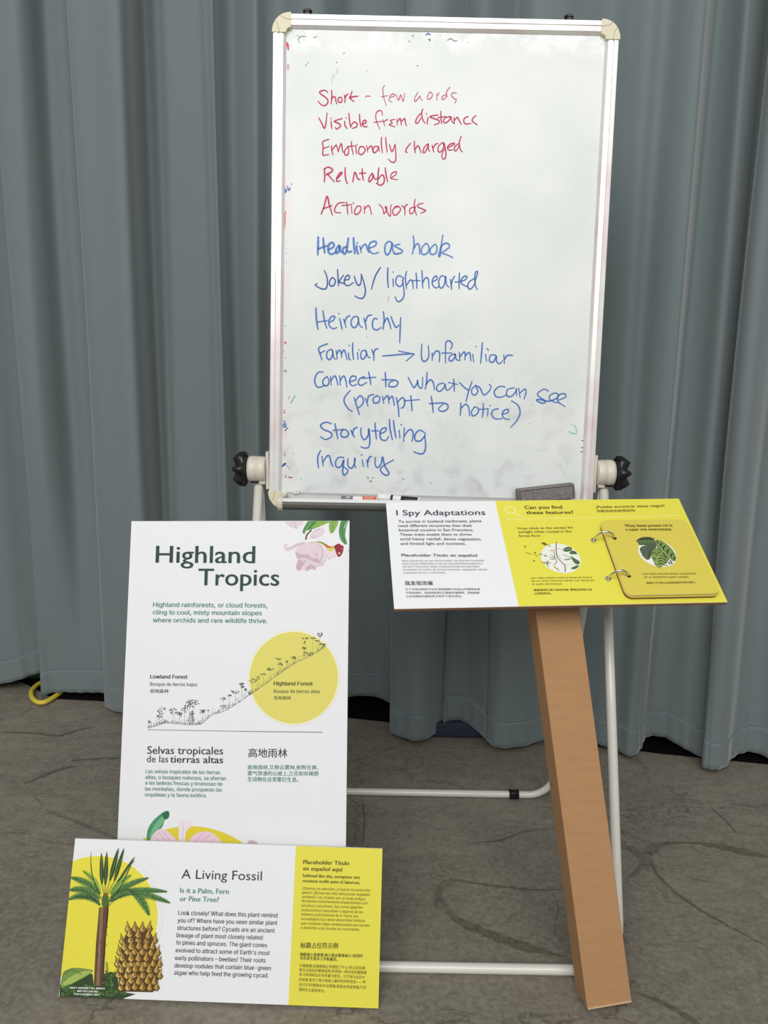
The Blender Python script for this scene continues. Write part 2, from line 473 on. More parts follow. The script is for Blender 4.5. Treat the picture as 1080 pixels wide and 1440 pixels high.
# ------------------------------------------------------------------ setting
fl = MB(); fl.add([(-3.4, -3.5, 0), (3.4, -3.5, 0), (3.4, 2.8, 0), (-3.4, 2.8, 0), (-3.4, -3.5, -.1), (3.4, -3.5, -.1), (3.4, 2.8, -.1), (-3.4, 2.8, -.1)],
                  [[0, 1, 2, 3], [7, 6, 5, 4], [0, 4, 5, 1], [1, 5, 6, 2], [2, 6, 7, 3], [3, 7, 4, 0]], M['floor'])
floor_o = fl.build('floor', kind='structure')
fp = Plane((0, 0, 0), (1, 0, 0), (0, 1, 0))
D = Dec(fp, clamp=False)
random.seed(5)
_lv = [2]
def stain(pts, w, m, org, sc):
    _lv[0] += 1
    D.frame(org, sc)
    sp = smooth_path(pts, 8); n = len(sp)
    L = []; R = []
    for i, p in enumerate(sp):
        a = sp[max(i - 1, 0)]; b = sp[min(i + 1, n - 1)]; dx, dy = b[0] - a[0], b[1] - a[1]; l = math.hypot(dx, dy) or 1
        t = i / (n - 1); k = w * sc * 0.5 * min(1, 0.25 + 3 * t, 0.2 + 3 * (1 - t))
        L.append((p[0] - dy / l * k * random.uniform(.6, 1.3), p[1] + dx / l * k * random.uniform(.6, 1.3)))
        R.append((p[0] + dy / l * k * random.uniform(.6, 1.3), p[1] - dx / l * k * random.uniform(.6, 1.3)))
    vs = []
    for a, b in zip(L, R):
        vs += [D.pt(*D.uv(*a), _lv[0]), D.pt(*D.uv(*b), _lv[0])]
    D.mb.add(vs, [[2 * i, 2 * i + 1, 2 * i + 3, 2 * i + 2] for i in range(n - 1)], m)
A, B2, C3 = ((480, 1100), 3.375), ((820, 960), 3.0), ((0, 880), 4.0)
S1, S2 = M['floor_stain'], M['floor_stain2']
for pts, w, m, fr in (
    ([(495, 580), (530, 640), (600, 680), (680, 710), (760, 745), (850, 775), (950, 800), (1060, 830)], 12, S1, A),
    ([(480, 490), (530, 466), (640, 480), (760, 495), (900, 510), (1050, 510)], 3, S1, A),
    ([(540, 468), (490, 480), (462, 520), (448, 595)], 12, S2, A), ([(470, 540), (500, 600), (560, 660)], 8, S2, A),
    ([(95, 60), (110, 180), (100, 300)], 3, S1, A),
    ([(640, 285), (760, 275), (850, 240), (980, 218)], 2.5, S1, A),
    ([(410, 430), (500, 455)], 2, S1, A),
    ([(1000, 520), (1030, 600), (1010, 700), (1060, 780)], 1.6, S2, A),
    ([(250, 460), (280, 500)], 2.5, S2, A), ([(520, 766), (542, 768)], 4, S1, A),
    ([(560, 682), (440, 676), (340, 680), (285, 705), (290, 760), (330, 830), (450, 930), (600, 1020), (780, 1115)], 4, S1, B2),
    ([(340, 682), (290, 700), (268, 730), (280, 790)], 13, S2, B2),
    ([(500, 685), (600, 695), (680, 715), (800, 740)], 8, S1, B2),
    ([(160, 690), (225, 715), (248, 770), (180, 832)], 9, S2, B2),
    ([(225, 1310), (330, 1350), (420, 1400), (480, 1440), (540, 1480)], 6, S1, B2),
    ([(405, 1096), (495, 1088)], 2, S1, B2), ([(370, 930), (435, 937)], 1.5, S1, B2), ([(230, 965), (255, 990)], 2, S1, B2),
    ([(540, 530), (600, 580), (650, 640)], 2, S2, B2), ([(470, 830), (545, 842)], 3, S2, B2),
    ([(0, 600), (200, 605), (320, 620), (450, 585), (530, 572)], 2.2, S1, C3),
    ([(400, 760), (560, 748), (690, 745)], 2, S2, C3), ([(195, 965), (240, 1010)], 6, S1, C3),
    ([(250, 1040), (380, 1085), (560, 1160), (660, 1200)], 4, S2, C3), ([(465, 1048), (480, 1050)], 2, S1, C3),
    ([(140, 890), (300, 820), (420, 790)], 3, S2, C3)):
    stain(pts, w, m, *fr)
D.build('stain', floor_o, kind='stuff')

w = MB(); w.box((0, 2.84, 1.4), (1, 0, 0), (0, 1, 0), (0, 0, 1), 3.4, .04, 1.5, M['wall']); w.build('wall_back', kind='structure')
w = MB(); w.box((0, 2.42, 2.86), (1, 0, 0), (0, 1, 0), (0, 0, 1), 3.4, .46, .04, M['ceil']); w.build('ceiling_light_block', kind='structure')  # unseen strip added to keep sky light out from behind the curtain

# ------------------------------------------------------------------ curtains
def base_y(x): return 2.30 - 0.155 * (x + 1.07)
def curtain(name, label, hem, amp_top=0.35, kind_y=None, back=()):
    """hem: points of the lower edge; folds run up from them. back: index spans of the outline that lie hidden behind a fold"""
    cols = []
    for px, py, ex in smooth_path([h if len(h) == 3 else (h[0], h[1], 0.0) for h in hem], 6):
        g = at_floor(px, py)
        yb = min(g.y - 0.03, 0.5 * g.y + 0.5 * base_y(g.x) - 0.03) if kind_y is None else kind_y - ex * 0.5
        if 622 < px < 680: yb -= 0.025
        q = at_y(px, py, yb)
        px0 = (px - 71.0) / 0.84
        dep = yb - base_y(q.x)
        t = at_y(px0, 0, base_y(q.x) + dep * amp_top - ex * 0.85)
        cols.append((q, t, dep))
    zt = 2.80; n = len(cols)
    def grid(z0f, z1f, nr, dy=0.0):
        vs = []; fs = []
        for r in range(nr + 1):
            f = r / nr
            for i, (q, t, dep) in enumerate(cols):
                z = z0f(q) * (1 - f) + z1f(q) * f
                k = (z - q.z) / (t.z - q.z)
                kk = min(1.0, k * 2.2); kk = kk * kk * (3 - 2 * kk)
                x = q.x + (t.x - q.x) * k + 0.005 * math.sin(z * 2.1 + i * 0.10)
                y = q.y + (t.y - q.y) * (kk * .8 + .2 * min(k, 1.1))
                hemk = max(0.0, 1 - (z - q.z) / 0.30)
                y += hemk * 0.0022 * math.sin(i * 1.1 + z * 14) + 0.003 * math.sin(z * 3.0 + i * 0.22) + dy
                vs.append((x, y, z))
        for r in range(nr):
            for i in range(n - 1):
                a = r * n + i; fs.append([a, a + 1, a + n + 1, a + n])
        return vs, fs
    hz = lambda q: q.z; sz = lambda q: q.z + 0.078
    mid = cols[n // 2][0]
    root = empty(name, (mid.x, mid.y, 0), label, 'curtain')
    m = MB(); vs, fs = grid(sz, lambda q: zt, 50); m.add(vs, fs, M['curtain'], True); m.build('drape', root, recalc=False)
    m = MB(); vs, fs = grid(hz, lambda q: q.z + 0.0795, 6, -0.0012); m.add(vs, fs, M['curtain'], True)
    o = m.build('hem', root, recalc=False); md = o.modifiers.new('thickness', 'SOLIDIFY'); md.thickness = .002; md.offset = 0
    m = MB(); vs, fs = grid(lambda q: q.z + .0770, lambda q: q.z + .0785, 1, -0.0026); m.add(vs, fs, M['stitch'], True); m.build('hem_stitching', root, recalc=False)
    return root
curtain('curtain', 'narrow end of grey-green curtain beside the yellow cable loop',
        [(-620, 1000, 0.04), (-590, 985, 0.0), (-560, 965, -0.05), (-530, 975, 0.0), (-500, 990, 0.05), (-470, 975, 0.0), (-440, 960, -0.05), (-410, 975, 0.0), (-380, 985, 0.05), (-350, 970, 0.01), (-330, 968, -0.04), (-305, 985, 0.03), (-285, 992, 0.05), (-262, 975, -0.01), (-240, 960, -0.05), (-220, 972, 0.0), (-200, 985, 0.05), (-180, 972, 0.0), (-160, 962, -0.05), (-140, 973, 0.0), (-120, 983, 0.05), (-100, 970, 0.0), (-80, 960, -0.05), (-60, 966, 0.0), (-40, 968, 0.03), (-10, 963, 0.02), (10, 960, 0.03), (30, 955, 0.02), (50, 948, -0.01), (70, 944, -0.03), (90, 946, -0.03)], kind_y=2.335)
curtain('curtain', 'wide grey-green curtain hanging in deep folds behind the whiteboard',
        [(58, 979, .03), (70, 975, .06), (88, 973, .07), (104, 973, .03), (122, 973, -.05), (140, 974, -.05), (156, 976, -.07), (162, 981, -.05), (154, 985, .01), (150, 991, .05), (157, 998, .06),
         (180, 1005, .065), (205, 1007, .09), (219, 1004, .065), (229, 996, -.03), (238, 986, -.08), (248, 981, -.06), (259, 986, .0), (274, 992, -.005), (292, 993, -.015), (308, 992, -.01), (318, 998, .03), (325, 1001, .03),
         (334, 996, -.035), (346, 988, -.055), (359, 989, -.01), (371, 995, .02), (384, 990, -.035), (402, 984, -.05), (425, 990, .01), (450, 986, .02), (470, 982, -.03), (488, 979, -.09), (515, 978, -.10), (540, 985, -.07),
         (559, 1002, -.05), (562, 1016, .0), (550, 1024, .03), (553, 1031, .05), (568, 1037, .06), (588, 1042, .06), (605, 1036, .04), (618, 1024, .0), (628, 1014, -.06), (645, 1013, -.09), (660, 1020, -.07),
         (675, 1032, -.02), (690, 1046, .02), (706, 1052, .04), (735, 1050, .03), (760, 1042, .0), (785, 1029, -.03), (800, 1026, -.03), (822, 1037, .0), (843, 1048, .02), (862, 1053, .0), (882, 1062, .03), (896, 1058, .06),
         (904, 1049, .065), (909, 1039, -.01), (918, 1034, -.06), (936, 1036, -.035), (954, 1047, .01), (970, 1057, -.015), (983, 1064, -.05), (991, 1069, -.045), (985, 1074, .01), (987, 1079, .05), (997, 1082, .075), (1009, 1082, .075),
         (1022, 1077, .04), (1032, 1065, -.02), (1046, 1059, -.035), (1060, 1058, -.02), (1080, 1066, .03), (1110, 1085, .05), (1135, 1088, .02), (1160, 1072, -.05), (1200, 1068, -.03), (1240, 1092, .05), (1290, 1102, .04), (1330, 1080, -.04),
         (1370, 1078, -.03), (1420, 1100, .04), (1480, 1112, .04), (1530, 1090, -.05), (1590, 1092, -.02), (1650, 1120, .05), (1720, 1125, .03), (1780, 1102, -.05), (1850, 1112, .02), (1920, 1140, .05)])

# things glimpsed under the hem, and the shade painted there
r_ = empty('storage_bin', (-1.28, 2.565, 0), 'dark green bin glimpsed under the narrow curtain end', 'bin')
m = MB(); m.box((-1.28, 2.565, .0935), (1, 0, 0), (0, 1, 0), (0, 0, 1), .15, .14, .09, mat('green_plastic', (22, 110, 66), 0.5, noise=0.1), .015, 3); m.build('bin_body', r_)
m = MB(); m.box((-1.28, 2.565, .1955), (1, 0, 0), (0, 1, 0), (0, 0, 1), .158, .15, .012, mat('green_plastic_lid', (20, 84, 54), 0.5, noise=0.1), .008, 3); m.build('lid', r_)
m = MB(); m.box((.262, 2.205, .0245), (1, 0, 0), (0, 1, 0), (0, 0, 1), .115, .135, .0222, M['tarp'], .012, 4)
m.build('folded_tarp', loc=(.262, 2.205, 0), label='dark blue folded tarp glimpsed under the wide curtain by its lifted hem', category='tarp')
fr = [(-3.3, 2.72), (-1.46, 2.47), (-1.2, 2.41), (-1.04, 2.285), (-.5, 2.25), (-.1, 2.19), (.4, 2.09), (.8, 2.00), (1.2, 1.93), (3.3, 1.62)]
m = MB(); m.prism(Plane((0, 0, 0), (1, 0, 0), (0, 1, 0)), fr + [(3.3, 2.78), (-3.3, 2.78)], .0004, .0022, M['hem_shade']); m.build('hem_shade_strip', loc=(0, 2.2, 0), label='flat black strip painting the deep shade under the curtain hem', category='painted shade')  # dark sheet on the floor standing in for shade under the hem
m = MB()
cp = [at_floor(x, y, .011) for x, y in ((140, 968), (118, 964), (95, 968), (78, 979), (64, 987), (52, 987), (45, 980), (45, 971), (54, 962), (70, 955), (95, 950))]
m.tube([Vector(p) for p in smooth_path([tuple(p) for p in cp], 6)], 0.0075, mat('yellow_rubber', (226, 206, 70), 0.45, noise=0.08, nscale=60), 12)
m.build('cable', loc=(cp[5].x, cp[5].y, 0), label='yellow cable looping out from under the curtain onto the floor', category='cable')

# ------------------------------------------------------------------ whiteboard easel
WB = Plane((-0.22862, 1.50187, 0.78254), (1.0, -0.009, -0.007), (0.008, 0.078, 0.997), 0.64, 0.9195)
easel = empty('whiteboard_easel', (0.09, 1.5, 0), 'white portable whiteboard easel covered in red and blue marker notes', 'whiteboard')
RW = 0.0245
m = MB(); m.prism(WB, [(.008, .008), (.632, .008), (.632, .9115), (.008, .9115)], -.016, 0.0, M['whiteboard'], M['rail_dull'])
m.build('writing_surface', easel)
prof = [(0, -.014), (0, .0045), (.0015, .0075), (.0095, .008), (.0102, .0055), (.0115, .0055), (.0122, .0078), (.0195, .0065), (RW, .0012), (RW, -.002), (.01, -.014)]
def rail(a, b, inward, mm=None):
    k = MB(); k.extrude(prof, WB.p(*a), WB.p(*b), inward, WB.N, mm or M['rail']); return k
CAPL = 0.034
rail((0, CAPL), (0, .9195 - CAPL), WB.X).build('frame_rail', easel)
rail((.64, CAPL), (.64, .9195 - CAPL), -WB.X).build('frame_rail', easel)
rail((CAPL, .9195), (.64 - CAPL, .9195), -WB.Y).build('frame_rail', easel)
prof2 = [(0, -.014), (0, .0075), (.005, .0078), (.0058, .0050), (.0068, .0050), (.0075, .0078), (.0125, .0078), (.0133, .005), (.0143, .005), (.015, .0068), (.021, .006), (RW, .0012), (RW, -.002), (.01, -.014)]
prof2 = [(a * 1.33, b) for a, b in prof2]
k = MB(); k.extrude(prof2, WB.p(CAPL, 0), WB.p(.64 - CAPL, 0), WB.Y, WB.N, M['rail_dull']); k.build('frame_rail', easel)
seamd = ink(150, 138, 108)
for (cu, cv, sx, sy) in ((0, .9195, 1, -1), (.64, .9195, -1, -1), (0, 0, 1, 1), (.64, 0, -1, 1)):
    R = 0.033; pts = [(CAPL, -.0008)]
    for i in range(9):
        a = math.pi / 2 * i / 8
        pts.append((R - R * math.sin(a) - .0008, R - R * math.cos(a) - .0008))
    pts.append((-.0008, CAPL)); pts.append((RW, CAPL)); pts += [(RW + .0015, CAPL - .005), (CAPL - .005, RW + .0015), (CAPL, RW)]
    o = [(cu + sx * a, cv + sy * b) for a, b in pts]
    ar = sum(o[i][0] * o[(i + 1) % len(o)][1] - o[(i + 1) % len(o)][0] * o[i][1] for i in range(len(o)))
    if ar < 0: o = o[::-1]
    k = MB(); k.prism(WB, o, -.0145, .0095, M['beige'])
    c = k.build('corner_cap', easel)
    bv = c.modifiers.new('edge', 'BEVEL'); bv.width = 0.0022; bv.segments = 2; bv.limit_method = 'ANGLE'
    P2 = WB.shifted(.0096)
    d2 = Dec(P2, clamp=False)
    d2.strokeuv([(cu + sx * a, cv + sy * b) for a, b in smooth_path([(.014, .0035), (.019, .009), (CAPL, .0125)], 6)], .0008, seamd)
    d2.strokeuv([(cu + sx * b, cv + sy * a) for a, b in smooth_path([(.014, .0035), (.019, .009), (CAPL, .0125)], 6)], .0008, seamd)
    d2.build('cap_seam', c)
# black paper hooks standing above the top rail
for px, py in ((432, 17), (801, 25)):
    u, v = WB.uv(px, py)
    k = MB(); k.lathe(WB.p(u, .9115, -.007), WB.Y, WB.X, [(0, .0085), (.0125, .0085), (.0135, .0070), (.0155, .0070), (.0165, .0088), (.0200, .0086), (.0215, .0066)], M['black'], 6, smooth=False)
    k.build('paper_hook', easel)
# small white clip on the lower rail
u, v = WB.uv(417, 691)
k = MB(); k.box(WB.p(u, v, .009), WB.X, WB.Y, WB.N, .0058, .0042, .0022, M['white_plastic'], .001, 2); k.build('rail_clip', easel)
D = Dec(WB.shifted(.0112), clamp=False); D.strokeuv([(u + .001, v - .003), (u + .001, v + .003)], .0012, ink(180, 178, 172)); D.build('clip_slot', easel)

# pen tray
tx0 = at_y(390, 712, 1.42).x; tx1 = 0.398
tray_prof = [(1.499, .7945), (1.430, .7930), (1.4235, .7950), (1.4185, .8000), (1.4165, .8060), (1.4170, .8105), (1.4195, .8135), (1.4270, .8150), (1.4280, .8140), (1.4265, .8040), (1.430, .8020), (1.499, .8020)]
k = MB(); k.extrude(tray_prof, (tx0 + .009, 0, 0), (tx1 - .009, 0, 0), (0, 1, 0), (0, 0, 1), M['shaded_metal'])
tray = k.build('pen_tray', easel)
lip = [(1.4163, .8115), (1.4185, .8140), (1.4270, .8158), (1.4285, .8142), (1.4275, .8125), (1.4270, .8140), (1.42, .8125), (1.4175, .8105)]
k = MB(); k.extrude(lip, (tx0 + .009, 0, 0), (tx1 - .009, 0, 0), (0, 1, 0), (0, 0, 1), mat('tray_lip_highlight', (240, 240, 238), 0.3, metal=0.2, noise=0.02)); k.build('tray_lip', tray)  # highlight along the tray rim put into the lip's white colour
cap_prof = [(1.500, .7925), (1.430, .7910), (1.4220, .7932), (1.4165, .7990), (1.4145, .8060), (1.4150, .8115), (1.418, .8165), (1.4280, .8185), (1.440, .8180), (1.500, .8120)]
for a, b in ((tx0, tx0 + .010), (tx1 - .010, tx1)):
    k = MB(); k.extrude(cap_prof, (a, 0, 0), (b, 0, 0), (0, 1, 0), (0, 0, 1), M['cream'])
    c = k.build('tray_end_cap', tray); bv = c.modifiers.new('edge', 'BEVEL'); bv.width = .0015; bv.segments = 2; bv.limit_method = 'ANGLE'

# legs: two white U-shaped tube frames
PR = 0.0092
xl, xr = at_y(361, 742, 1.48).x, 0.4368
pz, pyv = 0.838, 1.515
def u_frame(name, yb, r):
    pts = [Vector((xl, pyv, pz)), Vector((xl, yb + (pyv - yb) * .12, .11)), ]
    def leg(x): return [Vector((x, pyv, pz)), Vector((x, pyv + (yb - pyv) * .5, pz * .5 + .004)), Vector((x, pyv + (yb - pyv) * .9, .09))]
    rc = .06; out = leg(xl)
    for i in range(1, 9):
        a = math.pi / 2 * i / 8
        out.append(Vector((xl + rc - rc * math.cos(a), yb + (pyv - yb) * .1 * (1 - math.sin(a)) * .9, r + (.085 - r) * (1 - math.sin(a)))))
    R = [Vector((xl + xr - p.x, p.y, p.z)) for p in reversed(out)]
    k = MB(); k.tube(out + R, r, M['pipe'], 20); return k.build(name, easel)
front = u_frame('front_leg_frame', 1.195, PR)
rear = u_frame('rear_leg_frame', 1.765, PR * .94)
q = at_floor(723.5, 1121, .009)
for n_, (xx) in (('rubber_sleeve', q.x), ('rubber_sleeve', xl + xr - q.x)):
    k = MB(); k.tube([(xx - .012, 1.765, PR), (xx + .012, 1.765, PR)], PR * .94 + .003, M['black'], 20)
    k.box((xx, 1.765 - .0118, PR + .001), (1, 0, 0), (0, 1, 0), (0, 0, 1), .010, .002, .006, M['black'], .0008); k.build(n_, rear)
# pivots
for sgn, ex in ((-1, -0.2283), (1, 0.4115)):
    zc = 0.8575 if sgn < 0 else 0.8625
    out = Vector((sgn, 0, 0))
    k = MB(); k.box((ex + sgn * .0035, 1.514, zc - .001), (1, 0, 0), (0, 1, 0), (0, 0, 1), .003, .011, .037, M['cream'], .0015, 2)
    k.build('pivot_plate', easel)
    c0 = Vector((ex + sgn * .0075, 1.514, zc))
    k = MB(); k.lathe(c0, out, (0, 0, 1), [(0, .0245), (.001, .0255), (.0165, .0265), (.0172, .0255), (.018, .0265), (.030, .0265), (.0345, .0245), (.036, .019)], M['cream'], 36)
    piv = k.build('pivot_housing', easel)
    bx = xl if sgn < 0 else xr
    k = MB(); k.box((bx + sgn * -.001, 1.514, zc - .019), (1, 0, 0), (0, 1, 0), (0, 0, 1), .0135, .0135, .0095, M['cream'], .003, 3)
    k.box((bx + sgn * .006, 1.499, zc - .0235), (1, 0, 0), (0, 1, 0), (0, 0, 1), .008, .002, .0022, M['black'], .0005)
    k.build('leg_socket', piv)
    L = 7
    def lob(i, t, L=L):
        c = math.cos(L * t)
        if i < 2: return (0, 1)
        if i == 2: return (0, 1 + .06 * c)
        if i == 3: return (.003 * c, 1 + .07 * c)
        if i == 4: return (.005 * c, 1 + .05 * c)
        return (.002 * c, 1)
    k = MB(); k.lathe(c0 + out * .036, out, (0, .35, 1), [(0, .016), (.002, .030), (.006, .0335), (.014, .0325), (.0215, .0265), (.022, .014), (.0215, .004)], M['black'], 84, lobes=lob)
    kb = k.build('knob', easel)
    k = MB(); k.lathe(c0 + out * .0345, out, (0, 0, 1), [(0, .012), (.004, .012)], M['black'], 20); k.build('knob_collar', kb)

